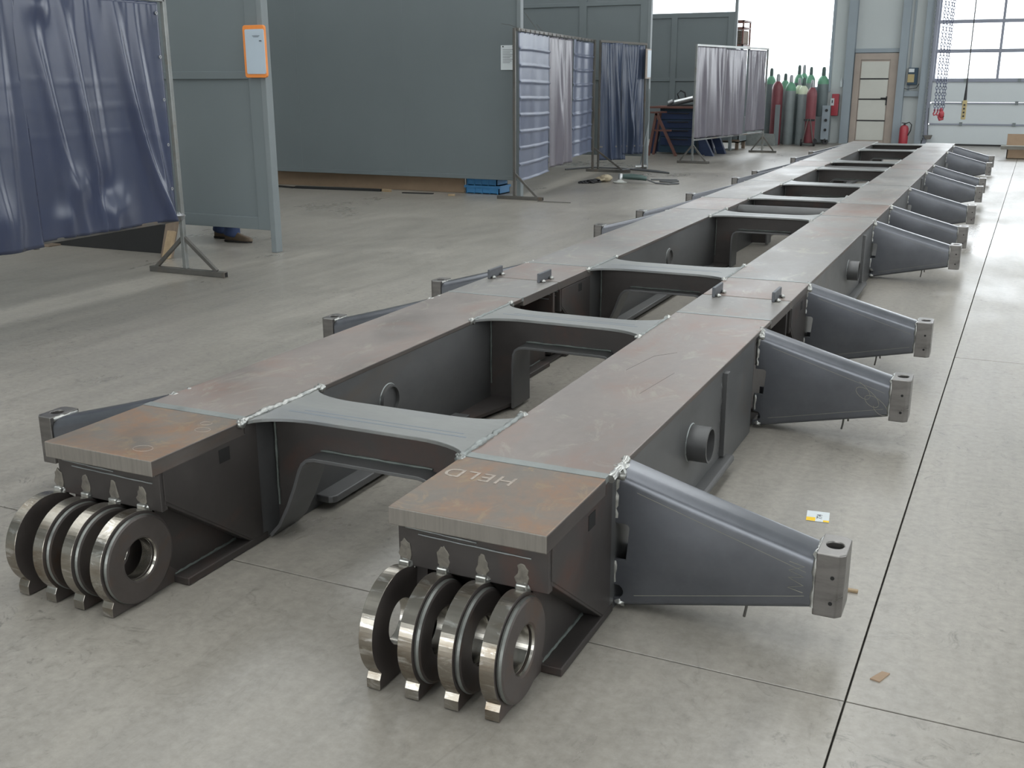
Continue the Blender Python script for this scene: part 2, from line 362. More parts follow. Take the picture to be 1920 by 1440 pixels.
# columns and rails of the far wall
for n, (a, b) in enumerate(((-3.46, -3.285), (-2.39, -2.235), (-1.935, -1.80))):
    c = MB().box(a, b, Y-.16, Y-.145, 0, HZ).box(a, b, Y-.015, Y, 0, HZ).box((a+b)/2-.008, (a+b)/2+.008, Y-.15, Y-.01, 0, HZ).build('trim_%d' % (n+2), 'column'); struct(c)
struct(MB().box(-3.285, -2.39, Y-.08, Y, 1.865, 1.945).build('trim_5', 'column', bevel=.004))
struct(MB().box(-2.235, -1.935, Y-.08, Y, .98, 1.09).build('trim_6', 'column', bevel=.004))
struct(MB().box(-2.18, -2.14, Y-.03, Y, 1.09, HZ).build('trim_7', 'column'))
# the pass door
DL, DR, FL, FR = -3.15, -2.555, -3.275, -2.40
d1 = struct(MB().box(FL, DL, Y-.07, Y, 0, 1.85).box(DR, FR, Y-.07, Y, 0, 1.85).box(DL+.0005, DR-.0005, Y-.069, Y, 1.72, 1.849).build('door_1', 'doorframe'))
lf = MB().box(DL+.004, DR-.004, Y-.05, Y-.01, 0.01, 1.715).build('door_leaf', 'doorframe', d1)
zs = [.06, .48, .92, 1.335, 1.70]
for a, b in zip(zs, zs[1:]):
    MB().box(DL+.02, DR-.02, Y-.058, Y-.048, a+.014, b-.014).build('door_panel', 'doorpane', d1, bevel=.003)
for z in zs[1:-1]: MB().box(DL+.01, DR-.01, Y-.062, Y-.046, z-.012, z+.012).build('door_rail', 'rubber', d1)
MB().box(DR-.03, DR, Y-.074, Y-.05, .80, .98).tube([(DR-.015, Y-.07, .945), (DR-.015, Y-.11, .945), (DR-.13, Y-.11, .945)], .011).build('door_handle', 'rubber', d1)
# the sectional gate
gt = struct(MB().box(-1.78, -1.70, Y-.12, Y+.02, 0, 4.0).box(4.2, 4.3, Y-.12, Y+.02, 0, 4.0).build('door_2', 'gateframe'))
for a, b in ((.03, .415), (.44, .84), (.87, 1.27)):
    MB().box(-1.70, 4.2, Y-.02, Y+.03, a, b).build('gate_section', 'gatepanel', gt, bevel=.006)
    MB().box(-1.68, 4.2, Y-.05, Y-.02, b+.0, b+.026).build('section_rail', 'gateframe', gt)
MB().box(-1.70, 4.2, Y-.02, Y+.03, 0, .03).build('bottom_seal', 'rubber', gt)
xs = [-1.66+1.2*i for i in range(5)]
for zi, z in enumerate((1.34, 1.91, 2.48, 3.05)):
    MB().box(-1.70, 4.2, Y-.03, Y+.03, z-.07, z).build('gate_rail', 'gateframe', gt, bevel=.004)
    for x in xs:
        MB().box(x, x+1.10, Y, Y+.012, z, z+.50).build('gate_pane', 'glass', gt)
        MB().box(x-.05, x, Y-.025, Y+.025, z, z+.50).build('gate_mullion', 'gateframe', gt)
MB().box(-1.70, 4.2, Y-.03, Y+.03, 3.55, 3.95).build('gate_rail', 'gateframe', gt)
tk = MB().box(-1.80, -1.775, Y-.20, Y-.12, .1, 4.2)
for i in range(60): tk.box(-1.775, -1.755, Y-.19, Y-.15, .15+i*.065, .18+i*.065)
tk.build('gate_track', 'panelpost', gt)
for x in (-1.1, -.1):
    for z in (.43, .855, 1.30): MB().box(x, x+.06, Y-.06, Y-.02, z-.03, z+.04).build('gate_hinge', 'panelpost', gt)

# ------------------------------------------------------------------ the chassis
ZT = .40
LL, LR, RL, RR = -2.319, -1.937, -1.2226, -.8216
CX = (LL+RR)/2
ch = thing('trailer_chassis', 'long bare steel trailer chassis with two girders and rows of outrigger brackets', 'chassis', (CX, 1.94, 0))
cms = [(2.30, 2.70, 2.40, 2.61, 2.46, 's'), (3.77, 4.15, 3.875, 4.045, 3.95, 'r'), (5.10, 5.53, 5.195, 5.43, 5.30, 's'), (7.54, 8.02, 7.64, 7.84, 7.74, 'r'),
       (8.78, 9.26, 8.87, 9.11, 8.99, 'r'), (10.10, 10.65, 10.2, 10.46, 10.32, 'r'), (12.03, 12.50, 12.1, 12.32, 12.2, 'r'), (13.05, 13.68, 13.2, 13.46, 13.32, 'r'),
       (15.40, 16.02, 15.55, 15.82, 15.68, 'r'), (16.90, 17.52, 17.0, 17.3, 17.15, 'r')]
brys = [2.46, 4.12, 5.18, 7.76, 8.78, 10.32, 12.2, 13.22, 15.7, 17.15]
segs = [(1.94, 2.314, .045, 'top_rust'), (2.346, 4.268, .018, 'top'), (4.288, 4.694, .040, 'top_grey'), (4.706, 5.168, .040, 'top'), (5.19, 7.90, .018, 'top_grey'),
        (7.915, 8.752, .024, 'top'), (8.766, 10.40, .018, 'top_grey'), (10.412, 12.37, .018, 'top_grey'), (12.384, 13.20, .024, 'top'), (13.216, 15.9, .018, 'top_grey'), (15.912, 17.66, .018, 'top_grey')]
seams = [(2.314, 2.346), (4.268, 4.288), (5.168, 5.19), (7.90, 7.915), (8.752, 8.766), (10.40, 10.412), (12.37, 12.384), (13.20, 13.216), (15.9, 15.912)]
# one outrigger bracket, pointing to +x from its root
def rrect(w, z0, z1, rt, rb):
    h = w/2
    return arc(h-rt, z1-rt, rt, 0, 90, 5)+arc(-h+rt, z1-rt, rt, 90, 180, 5)+arc(-h+rb, z0+rb, rb, 180, 270, 3)+arc(h-rb, z0+rb, rb, 270, 360, 3)
bm_ = MB(); secs = []
for x, z0, z1 in ((0., .010, .394), (.03, .016, .385), (.25, .062, .322), (.51, .116, .252)):
    secs.append([(x, a, b) for a, b in rrect(.104, z0, z1, .03, .012)])
n = len(secs[0]); bm_.add([p for q in secs for p in q], [(i*n+k, i*n+(k+1) % n, (i+1)*n+(k+1) % n, (i+1)*n+k) for i in range(len(secs)-1) for k in range(n)])
br0 = bm_.build('outrigger_bracket', 'bracket', local=True, solid=.008)
cut = MB().prism([(-.02, .145), (.035, .145)]+arc(.03, .235, .012, 0, 90, 4)+[(-.02, .247)], 'y', -.2, .2).prism([(-.02, .035)]+arc(.01, .053, .02, -60, 60, 5)+[(-.02, .075)], 'y', -.2, .2).build('notch', None, local=True)
md = br0.modifiers.new('cut', 'BOOLEAN'); md.object = cut; md.operation = 'DIFFERENCE'; md.solver = 'EXACT'
me = evaluated(br0); br0.modifiers.clear(); br0.data = me
if not me.materials: me.materials.append(M['bracket'])
bpy.data.objects.remove(cut)
for p in me.polygons: p.use_smooth = True
me.set_sharp_from_angle(angle=math.radians(32))
def oct_(x0, x1, h, c): return [(x0, -h), (x1-c, -h), (x1, -h+c), (x1, h-c), (x1-c, h), (x0, h)]
def dens(poly, k=6):
    out = []
    for i, p in enumerate(poly):
        q = poly[(i+1) % len(poly)]
        out += [(p[0]+(q[0]-p[0])*t/k, p[1]+(q[1]-p[1])*t/k) for t in range(k)]
    return out
tb = MB().ringprism(dens(oct_(.512, .58, .062, .014)), (.546, 0), .021, 'z', .10, .264).build('tip_block', 'mach', br0, local=True, bevel=.003)
MB().lathe([(.0205, .16), (.0205, .250)], (.546, 0, 0), 16).build('bore_shade', 'dark', tb, local=True)  # dark plug painting the shade down the threaded bore
for z in (.138, .205): MB().tube([(.553, -.0635, z), (.553, -.055, z)], .005, 8).build('set_screw_hole_shade', 'dark', tb, local=True)  # dark discs painting the shade of the set-screw holes
MB().bead((.512, -.055, .118), (.512, -.055, .248), .007, 3).build('weld_bead', 'weld', br0, local=True, smooth=60)
MB().bead((.512, -.05, .254), (.512, .05, .254), .008, 4).build('weld_bead', 'weld', br0, local=True, smooth=60)
for q0, q1, r_, k in (((.004, -.05, .26), (.004, -.052, .37), .008, 5), ((.004, -.05, .08), (.004, -.05, .14), .008, 6), ((.0, -.05, .392), (.0, .05, .392), .010, 7)):
    MB().bead(q0, q1, r_, k).build('weld_bead', 'weld', br0, local=True, smooth=60)
MB().blob((.012, -.045, .376), .016, 8).build('weld_lump', 'weld', br0, local=True, smooth=60)
MB().blob((.022, -.048, .022), (.016, .012, .012), 9).build('weld_lump', 'weld', br0, local=True, smooth=60)
MB().tube([(.345, 0, .10), (.342, 0, .05), (.338, 0, .025)], .004, 6).tube([(.358, .0, .10), (.36, .004, .060)], .004, 6).build('hanging_pin', 'tube', br0, local=True)
MB().bar((.06, -.0563, .338), (.49, -.0563, .205), .0012, .0012).bar((.06, -.0563, .05), (.49, -.0563, .142), .0012, .0012).build('scribe_line', 'scribe', br0, local=True)
br0.parent = ch
first = True
for side in (1, -1):
    for i, y in enumerate(brys):
        b = br0 if first else copy_tree(br0, ch)
        first = False
        xr = RR-.008 if side > 0 else LL+.008
        b.location = (xr-CX, y-1.94, 0); b.rotation_euler = (0, 0, 0 if side > 0 else PI)
# chalk scribbles on two bracket tips
def scribble(pts, y, r=.0011): return MB().tube([(RR-.008+a, y, b) for a, b in pts], r, 5)
pts = [(.40+.05*math.sin(t*.9), .17+.035*math.sin(t*1.7)+.006*t) for t in [i*.25 for i in range(40)]]
scribble([(.395+.012*t+.035*math.sin(t*2.2), .215-.010*t+.03*math.cos(t*2.2+.6)) for t in [i*.2 for i in range(40)]], 4.12-.0568).build('chalk_scribble', 'scribe', ch)
scribble([(.468+.018*(-1)**i, .150+.0115*i-(.004 if i % 3 else 0)) for i in range(8)], 2.46-.0568, .0012).build('chalk_scribble', 'scribe', ch)
# girders
for xl, xr, side in ((LL, LR, -1), (RL, RR, 1)):
    xo, xi = (xr, xl) if side > 0 else (xl, xr)          # outer and inner edge
    for k, (y0, y1, t, mt) in enumerate(segs):
        if k == len(segs)-1 and side < 0: y1 += .07
        mat_ = mt if not (side < 0 and mt == 'top_grey' and k == 2) else 'top_grey'
        tp = MB().box(xl, xr, y0, y1, ZT-t, ZT).build('top_plate', mat_, ch, bevel=.003)
        tp.data.materials.append(M['cut']); tp.data.materials.append(M['edge'])
        for q in (2, 3): tp.data.polygons[q].material_index = 1
        for q in (4, 5): tp.data.polygons[q].material_index = 2
    for k, (y0, y1) in enumerate(seams):
        MB().box(xl+.002, xr-.002, y0-.001, y1+.001, ZT-.016, ZT+.0012).build('weld_seam', 'seam', ch)
    # front and coupling ends: apron, tapered side plates, lower flange, inner webs
    for ye, dr in ((1.94, 1), (4.706, 1), (4.694, -1)):
        Yd = lambda d: ye+dr*d
        ap = sorted((Yd(.028), Yd(.05)))
        MB().box(xl+.012, xr-.006, ap[0], ap[1], .245, .356).build('end_apron', 'webdark', ch, bevel=.002)
        for zz_, a_, b_ in ((.343, .0, .55), (.330, .1, .95), (.352, .3, .98)):
            MB().bead((xl+.03+a_*.34, ap[0]-.001, zz_), (xl+.03+b_*.34, ap[0]-.001, zz_-.006), .0022, 61, .02).build('weld_bead', 'seam', ch, smooth=60)
        sp = [(Yd(.04), .357), (Yd(.04), .272), (Yd(.395), .010), (Yd(.43), .010), (Yd(.43), .383), (Yd(.378), .383), (Yd(.378), .357)]
        for x in (xl+.002, xr-.016):
            if dr < 0: continue
            MB().prism(sp, 'x', x, x+.014).build('side_plate', 'webdark', ch, bevel=.002)
        sl = [(Yd(.04), .275), (Yd(.395), .014), (Yd(.395), .004), (Yd(.04), .262)]
        if dr > 0: MB().prism(sl, 'x', xl+.004, xr-.004).build('sloping_plate', 'webdark', ch, bevel=.002)
        a, b = sorted((Yd(.095), Yd(.45)))
        MB().box(xl, xl+.085, a, b, .001, .023).build('bottom_flange', 'webdark', ch, bevel=.003)
        MB().box(xr-.085, xr, a, b, .001, .023).build('bottom_flange', 'webdark', ch, bevel=.003)
        for x in (xl+.04, xr-.088):
            wb = [(Yd(.03), .02), (Yd(.45), .02), (Yd(.45), .35), (Yd(.05), .25)]
            MB().prism(wb, 'x', x, x+.034).build('end_web', 'webdark', ch)
        for x, q in ((xr-.054, 1), (xl+.04, -1)):
            MB().bead((x, Yd(.10), .024), (x, Yd(.36), .024), .005, 11).build('weld_bead', 'weldgreen', ch, smooth=60)
    # long webs
    for x, q in ((xl+.004, 0), (xr-.016, 1)):
        outer = (x > CX) == (abs(x+.006-xo) < .03) and abs(x+.006-xo) < .03
        for y0, y1 in ((2.37, 4.0), (5.13, 17.6)):
            MB().box(x, x+.012, y0, y1, .002, ZT-.017).build('web_plate', 'web', ch)
    MB().box(xl+.02, xr-.02, 2.37, 17.6, .002, .012).build('bottom_plate', 'webdark', ch)
    MB().box((xl+xr)/2-.01, (xl+xr)/2+.01, 4.0, 5.2, .01, .36).build('coupling_web', 'webdark', ch)
    MB().box(xl+.01, xr-.01, 3.99, 4.002, .01, .38).build('end_diaphragm', 'webdark', ch)
    MB().box(xl+.004, xr-.004, 17.59, 17.602, .002, .383).build('end_diaphragm', 'webdark', ch)
    # side strips and stiffeners
    so, si = (1, -1) if side > 0 else (-1, 1)
    xow = xo-so*.012; xiw = xi-si*.012
    for y0, y1 in ((2.64, 3.56), (5.55, 7.22), (9.3, 10.0), (10.7, 11.7), (13.8, 15.2)):
        a, b = sorted((xow, xow+so*.052)); MB().box(a, b, y0, y1, .034, .060).build('side_strip', 'web', ch, bevel=.008)
        MB().bead((xow+so*.004, y0, .062), (xow+so*.004, y1, .062), .004, 21, .03).build('weld_bead', 'web', ch, smooth=60)
    for y0, y1 in ((2.65, 3.62), (5.45, 7.5), (9.3, 10.0), (10.7, 11.9), (13.8, 15.3)):
        c0, c1 = xiw, xiw+si*.075
        pl = [(c0, y0), (c1-si*.02, y0)]+[(c1-si*.008, y0+.006), (c1, y0+.02)]+[(c1, y1), (c0, y1)]
        MB().prism(pl, 'z', .022, .047).build('inner_strip', 'web', ch, bevel=.004)
    for y in (3.98, 7.76): # corner foot plates below the straight cross members
        c0, c1 = sorted((xiw, xiw+si*.15)); MB().prism([(xiw, y-.42), (xiw+si*.075, y-.40), (xiw+si*.15, y-.05), (xiw+si*.15, y+.02), (xiw, y+.02)], 'z', .018, .032).build('foot_plate', 'webdark', ch)
    for y in (3.50, 7.16, 11.6):
        a, b = sorted((xow, xow+so*.026)); MB().box(a, b, y, y+.034, .065, .372).build('stiffener', 'web', ch, bevel=.002)
        MB().bead((xow+so*.004, y-.012, .07), (xow+so*.004, y-.012, .37), .006, 31).build('weld_bead', 'web', ch, smooth=60)
        a, b = sorted((xow+so*.001, xow+so*.0035)); MB().tube([(a, y+.32, .045), (b, y+.32, .045)], .012, 14).build('drain_hole_shade', 'dark', ch)  # dark disc on the web painting the drain hole's shade
    for y in (3.115, 6.56):
        p0 = (xow+so*.072, y, .24); p1 = (xiw+si*.022, y, .24)
        MB().pipe(p0, p1, .058, .051).build('cross_pipe', 'web', ch, smooth=40)
        for xx, ss in ((xow, so), (xiw, si)):
            ring = [(xx+ss*.004, y+.060*math.cos(t), .24+.060*math.sin(t)) for t in [2*PI*i/40 for i in range(41)]]
            MB().tube(ring, .006, 6).build('weld_ring', 'seam', ch, smooth=60)
    # square vent cut-outs near the coupling ends, dark plates painting their shade
    for y in (2.20, 4.97):
        for ss, xx in ((so, xo-so*.002), (si, xi-si*.002)):
            a, b = sorted((xx-ss*.002, xx+ss*.0012)); MB().box(a, b, y, y+.045, .305, .345).build('vent_cutout_shade', 'dark', ch)
    # four clevis lugs
    cy, cz, R_ = 1.908, .130, .128
    def rad(t):
        dy, dz = math.cos(t), math.sin(t); r = R_
        for (y0, y1, z0, z1) in ((1.806, 2.06, .003, .036),):
            # exit distance of the ray from the lug centre through the foot block
            best = 0
            if dz < -1e-6:
                s_ = (z0-cz)/dz; yy = cy+dy*s_
                if y0 <= yy <= y1: best = s_
            for yy in (y0, y1):
                if abs(dy) > 1e-6:
                    s_ = (yy-cy)/dy
                    if s_ > 0 and z0 <= cz+dz*s_ <= z1: best = max(best, s_)
            r = max(r, best)
        return r
    angs = sorted([2*PI*i/80 for i in range(80)]+[math.atan2(.003-cz, 1.806-cy) % (2*PI), math.atan2(.036-cz, 1.806-cy) % (2*PI), math.atan2(.0361-cz, 1.806-cy) % (2*PI)-.01])
    outl = [(cy+rad(t)*math.cos(t), cz+rad(t)*math.sin(t)) for t in angs]
    for i in range(4):
        x1 = xr-.052-.101*(3-i); x0 = x1-.036
        lg = MB().ringprism(outl, (cy, cz), .055, 'x', x0, x1).build('clevis_lug', 'lugrim', ch, bevel=.003)
        lg.data.materials.append(M['lugface']); lg.data.materials.append(M['bore'])
        nn = len(outl)
        for k, p in enumerate(lg.data.polygons):
            p.material_index = (0, 2, 1, 1)[k % 4]
        if i:
            bs = MB(); circ = lambda r: [(cy+r*math.cos(2*PI*k/64), cz+r*math.sin(2*PI*k/64)) for k in range(64)]
            bs.ringprism(circ(.121), (cy, cz), .0555, 'x', x1-.001, x1+.015)
            o = bs.build('lug_boss', 'boss', lg, bevel=.008); o.data.materials.append(M['lugface']); o.data.materials.append(M['bore'])
            for k, p in enumerate(o.data.polygons): p.material_index = (0, 2, 1, 1)[k % 4]
        xm = (x0+x1)/2
        MB().box(x0+.004, x1-.004, 1.955, 1.985, .20, .262).build('lug_neck', 'weld', lg, bevel=.004)
        rd = random.Random(i+10*side)
        ol = [(xm+(.018+rd.uniform(-.005, .004))*math.cos(t)*(1.1 if math.sin(t) < 0 else .85), .283+(.030+rd.uniform(-.006, .004))*math.sin(t)) for t in [2*PI*k/18 for k in range(18)]]
        MB().prism(ol, 'y', 1.9655, 1.970).build('weld_patch', 'patch', lg, bevel=.0015)
        MB().blob((xm, 1.968, .250), (.017, .010, .012), i+3, .3).build('weld_lump', 'weld', lg, smooth=60)
# cross members
def wcut(kind):
    """half outline (left leg) of the web opening, from the floor up"""
    if kind == 's':
        return [(-1.935, .012), (-1.90, .050), (-1.865, .115), (-1.835, .185)]+[(-1.815, .240), (-1.803, .262), (-1.785, .278), (-1.755, .285)]
    return [(-1.805, .012), (-1.805, .2)]+[(-1.802, .245), (-1.792, .268), (-1.772, .282), (-1.745, .285)]
XM = (LR+RL)/2
for ci, (y0, y1, m0, m1, yw, kind) in enumerate(cms):
    rx = .19
    def ed(ya, yb, rev=False):
        a = [(LR+rx*(1-math.cos(t)), ya+(yb-ya)*math.sin(t)) for t in [PI/2*i/8 for i in range(9)]]
        b = [(RL-rx*(1-math.cos(t)), ya+(yb-ya)*math.sin(t)) for t in [PI/2*i/8 for i in range(8, -1, -1)]]
        return a+b
    poly = ed(y0, m0)+ed(y1, m1)[::-1]
    cp = MB().prism(poly, 'z', ZT-.013, ZT-.001).build('cross_plate', 'cross', ch, bevel=.002)
    MB().box(LR+.06, RL-.06, yw-.012, yw-.004, ZT-.002, ZT-.0007).build('heat_tint_line', 'tint', cp)
    MB().box(LR+.10, RL-.08, yw+.014, yw+.020, ZT-.002, ZT-.0007).build('heat_tint_line', 'tint', cp)
    half = wcut(kind); path = half+[(2*XM-x, z) for x, z in half[::-1]]
    web = [(LR-.006, .012)]+path+[(RL+.006, .012), (RL+.006, ZT-.013), (LR-.006, ZT-.013)]
    if kind == 's': web = web[1:]; web = [(LR-.006, .012)]+web[1:]
    MB().prism(web, 'y', yw-.006, yw+.006).build('cross_web', 'webdark', ch)
    # bent liner around the opening
    inn = []
    for k, (x, z) in enumerate(path):
        a = Vector(path[max(k-1, 0)]); b = Vector(path[min(k+1, len(path)-1)]); d = (b-a).normalized(); inn.append((x+d.y*.011, z-d.x*.011))
    hw = .085 if kind == 'r' else .07
    MB().prism(path+inn[::-1], 'y', yw-hw, yw+hw).build('opening_liner', 'web', ch, smooth=30, bevel=.0015)
    MB().bead((XM-.19, yw-.008, .288), (XM+.19, yw-.008, .288), .004, 41, .02).build('weld_bead', 'weldgreen', ch, smooth=60)
    for x in (LR+.003, RL-.003): MB().bead((x, yw-.009, .09), (x, yw-.009, ZT-.02), .004, 42, .02).build('weld_bead', 'weldgreen', ch, smooth=60)
    for x in (LR, RL):
        MB().bead((x, y0, ZT), (x, y1, ZT), .006 if ci else .009, 43+ci, .011).build('weld_bead', 'weld' if (x == LR and ci in (0,)) else 'seam', ch, smooth=60)
        for y in (y0, y1): MB().blob((x, y, ZT-.004), .014, ci, .3).build('weld_lump', 'weld', ch, smooth=60)
for y in (8.45, 12.72):
    MB().tube([(LR-.006, y, .335), (RL+.006, y, .335)], .052, 20).build('cross_pipe', 'web', ch, smooth=40)
# corner welds on the outer edges at the bracket roots
for y in brys:
    for x in (RR, LL): MB().blob((x, y-.02, ZT-.012), (.014, .022, .014), int(y*10), .3).build('weld_lump', 'weld', ch, smooth=60)
MB().bead((RR, 2.34, ZT-.008), (RR, 2.47, ZT-.004), .011, 77).build('weld_bead', 'weld', ch, smooth=60)
# tack tabs across the coupling joint
for x in (-1.158, -.890, -2.287, -2.020):
    tb_ = MB().box(x-.007, x+.007, 4.64, 4.79, ZT, ZT+.045).build('joint_tab', 'tab', ch, bevel=.003)
    for q in (4.66, 4.76): MB().blob((x+.018, q, ZT+.006), (.012, .012, .009), int(q*100), .2).build('tack_weld', 'weld', tb_, smooth=60)
# the pale word on the front plate, reading from the far side
cu_ = bpy.data.curves.new('lettering', 'FONT'); cu_.body = 'HELD'; cu_.size = .074; cu_.align_x = 'CENTER'; cu_.align_y = 'CENTER'; cu_.extrude = .0006; cu_.space_character = 1.12
to = bpy.data.objects.new('lettering', cu_); COL.objects.link(to); me = evaluated(to); bpy.data.objects.remove(to)
to = bpy.data.objects.new('lettering', me); COL.objects.link(to); me.materials.clear(); me.materials.append(M['letter']); to.parent = ch
to.location = (-1.112-CX, 2.198-1.94, ZT+.0006); to.rotation_euler = (0, 0, PI)
# chalk rings on the left front plate
for cx_, cy_, r_ in ((-2.03, 2.01, .022), (-1.99, 2.20, .018), (-2.02, 2.25, .014)):
    MB().tube([(cx_+1.3*r_*math.cos(t), cy_+r_*math.sin(t), ZT) for t in [2*PI*i/24 for i in range(25)]], .0007, 4).build('chalk_ring', 'letter', ch)
MB().tube([(-1.11, 3.3, ZT), (-1.08, 3.52, ZT), (-1.02, 3.6, ZT)], .0006, 4).build('scratch', 'webdark', ch)
MB().tube([(-.98, 3.05, ZT), (-.95, 3.33, ZT)], .0006, 4).build('scratch', 'webdark', ch)

# ------------------------------------------------------------------ partition walls between the bays
def partition(y, xl, xr, zb, zt, label, framed=True, stiles=(), rails=(), posttop=2.52):
    t = thing('partition_panel', label, 'partition', (xr, y, 0), 'grey partition panels between the welding bays')
    MB().box(xr-.05, xr, y-.03, y+.05, 0, posttop).build('post', 'panelpost', t, bevel=.004)
    MB().box(xl, xl+.05, y-.03, y+.05, 0, posttop).build('post', 'panelpost', t, bevel=.004)
    edges = sorted([zb]+list(rails)+[zt])
    for a, b in zip(edges, edges[1:]):
        MB().box(xl+.05, xr-.05, y+.0, y+.02, a+.002, b-.002).build('panel_sheet', 'panel', t)
    if framed:
        for z0, z1 in [(zb, zb+.10)]+[(r-.03, r+.03) for r in rails]+[(zt-.09, zt)]:
            MB().box(xl+.05, xr-.05, y-.022, y+.0, z0, z1).build('rail', 'panel', t, bevel=.004)
        for x in list(stiles)+[xr-.11, xl+.11]:
            MB().box(x-.06, x+.06, y-.024, y, zb, zt).build('stile', 'panel', t, bevel=.004)
    else:
        for x in stiles: MB().box(x-.002, x+.002, y-.0012, y+.001, zb, zt).build('sheet_joint', 'panelpost', t)
        MB().box(xl+.05, xr-.05, y-.006, y, zb, zb+.05).build('rail', 'panel', t, bevel=.003)
    return t
partition(6.96, -8.8, -5.33, .178, 2.52, 'grey partition with a horizontal rail and the orange-edged board at its end post', True, (), (1.385,))
partition(11.58, -10.2, -5.262, .19, 2.52, 'wide plain grey partition of flat sheet raised over brown boards and blue crates', False, (-6.84, -8.4), ())
partition(16.1, -9.6, -5.17, .19, 2.75, 'grey partition with recessed sheets standing behind the folded dark curtain', True, (-6.27, -7.6), (1.36, 2.45))
partition(20.9, -9.6, -5.02, .19, 2.56, 'grey partition with recessed sheets behind the blue tool cabinet, under the bright window', True, (-6.24, -7.6), (1.33,), 3.6)
# whiteboard hooked on the first partition's end
wb = thing('whiteboard', 'small whiteboard with a rounded orange rim on the end of the grey partition', 'whiteboard', (-5.42, 6.9, 1.36))
def rr2(x0, x1, z0, z1, r): return arc(x1-r, z1-r, r, 0, 90, 4)+arc(x0+r, z1-r, r, 90, 180, 4)+arc(x0+r, z0+r, r, 180, 270, 4)+arc(x1-r, z0+r, r, 270, 360, 4)
MB().prism(rr2(-5.495, -5.290, 1.365, 1.752, .022), 'y', 6.895, 6.92).build('rim', 'orange', wb, bevel=.003)
MB().prism(rr2(-5.470, -5.292, 1.393, 1.722, .012), 'y', 6.889, 6.9).build('writing_surface', 'board', wb)
MB().box(-5.40, -5.33, 6.8875, 6.889, 1.672, 1.675).box(-5.39, -5.34, 6.8875, 6.889, 1.664, 1.667).box(-5.335, -5.315, 6.885, 6.889, 1.632, 1.640).build('handwriting', 'ink', wb)
MB().box(-5.40, -5.36, 6.915, 6.932, 1.5, 1.6).build('hook', 'orange', wb)
nt_ = thing('paper_notice', 'white paper notice with printed lines pinned to the wide plain partition', 'paper notice', (-5.40, 11.57, 1.45))
a = ony(939, 85, 11.57); b = ony(967, 131, 11.57)
MB().box(a.x, b.x, 11.568, 11.5725, b.z, a.z).build('sheet', 'paper', nt_)
tx = MB()
for i in range(9): tx.box(a.x+.025, b.x-.03-.02*(i % 3), 11.566, 11.5685, a.z-.05-.018*i, a.z-.046-.018*i)
tx.build('printed_lines', 'ink', nt_)
for x in (a.x+.03, b.x-.03): MB().tube([(x, 11.56, a.z-.015), (x, 11.575, a.z-.015)], .008, 8).build('pin', 'rubber', nt_)
sb = thing('status_board', 'narrow edge-on board with pale rim hooked on the post behind the folded curtain', 'board', (-5.15, 16.0, 1.33))
MB().box(-5.165, -5.14, 15.85, 16.05, 1.35, 1.78).build('backing', 'doorframe', sb, bevel=.004)
MB().box(-5.139, -5.136, 15.87, 16.04, 1.37, 1.76).build('writing_surface', 'board', sb)

# ------------------------------------------------------------------ welding screens
def curtain(p0, p1, z0, z1, fn, mat, parent, name='curtain_strip', nu=56, nv=56):
    p0 = Vector(p0+(0,)); p1 = Vector(p1+(0,)); d = (p1-p0); nrm = Vector((d.y, -d.x, 0)).normalized()
    def f(u, v):
        off = fn(u, v); return p0+d*u+nrm*off[0]+Vector((0, 0, z1+(z0-z1)*v+off[1]))
    o = MB().surf(f, nu, nv).build(name, mat, parent, smooth=180, solid=.003); return o
def ridges(rs, base=.006, k=0):
    """v runs from the rail downwards; ridges are (u at top, slope, bend, width, height)"""
    def fn(u, v):
        o = base*math.sin(u*21+k)*(.4+.6*v)+base*.6*math.sin(u*9-v*5+k*2)+.003*math.sin(u*70+k)*max(0, 1-v*7)
        for u0, s_, b_, w_, h_ in rs:
            q = (u-(u0+s_*v+b_*v*v))/w_; o += h_*math.exp(-q*q)*min(1, .25+v*1.6)
        for cv_ in ((.335, .45, .565) if DENT else ()): o += .0018*math.exp(-((v-cv_-.03*u+.012*math.sin(u*5+cv_*9))/.007)**2)*(.4+.6*math.sin(u*4+cv_*20)**2)
        for (cu0, cv0, rr_, hh) in DENT: o += hh*math.exp(-((u-cu0)**2+(v-cv0)**2)/rr_**2)
        return (o, 0)
    return fn
DENT = []
def stand(t, x, y, ztop, w0, w1, mat, brz=.30, both=True):
    MB().box(x-.016, x+.016, y-.016, y+.016, .04, ztop).build('post', mat, t, bevel=.003)
    bb = MB().box(x-w0, x+w1, y-.02, y+.02, .0, .04).build('base_bar', 'tube', t, bevel=.003)
    MB().box(x+w1-.004, x+w1+.0008, y-.015, y+.015, .005, .035).build('open_end_shade', 'dark', bb)  # dark plate painting the shade inside the tube end
    if both: MB().bar((x, y, brz), (x-w0*.82, y, .04), .024, .024).build('brace', 'tube', t)
    MB().bar((x, y, brz), (x+w1*.78, y, .04), .024, .024).build('brace', 'tube', t)
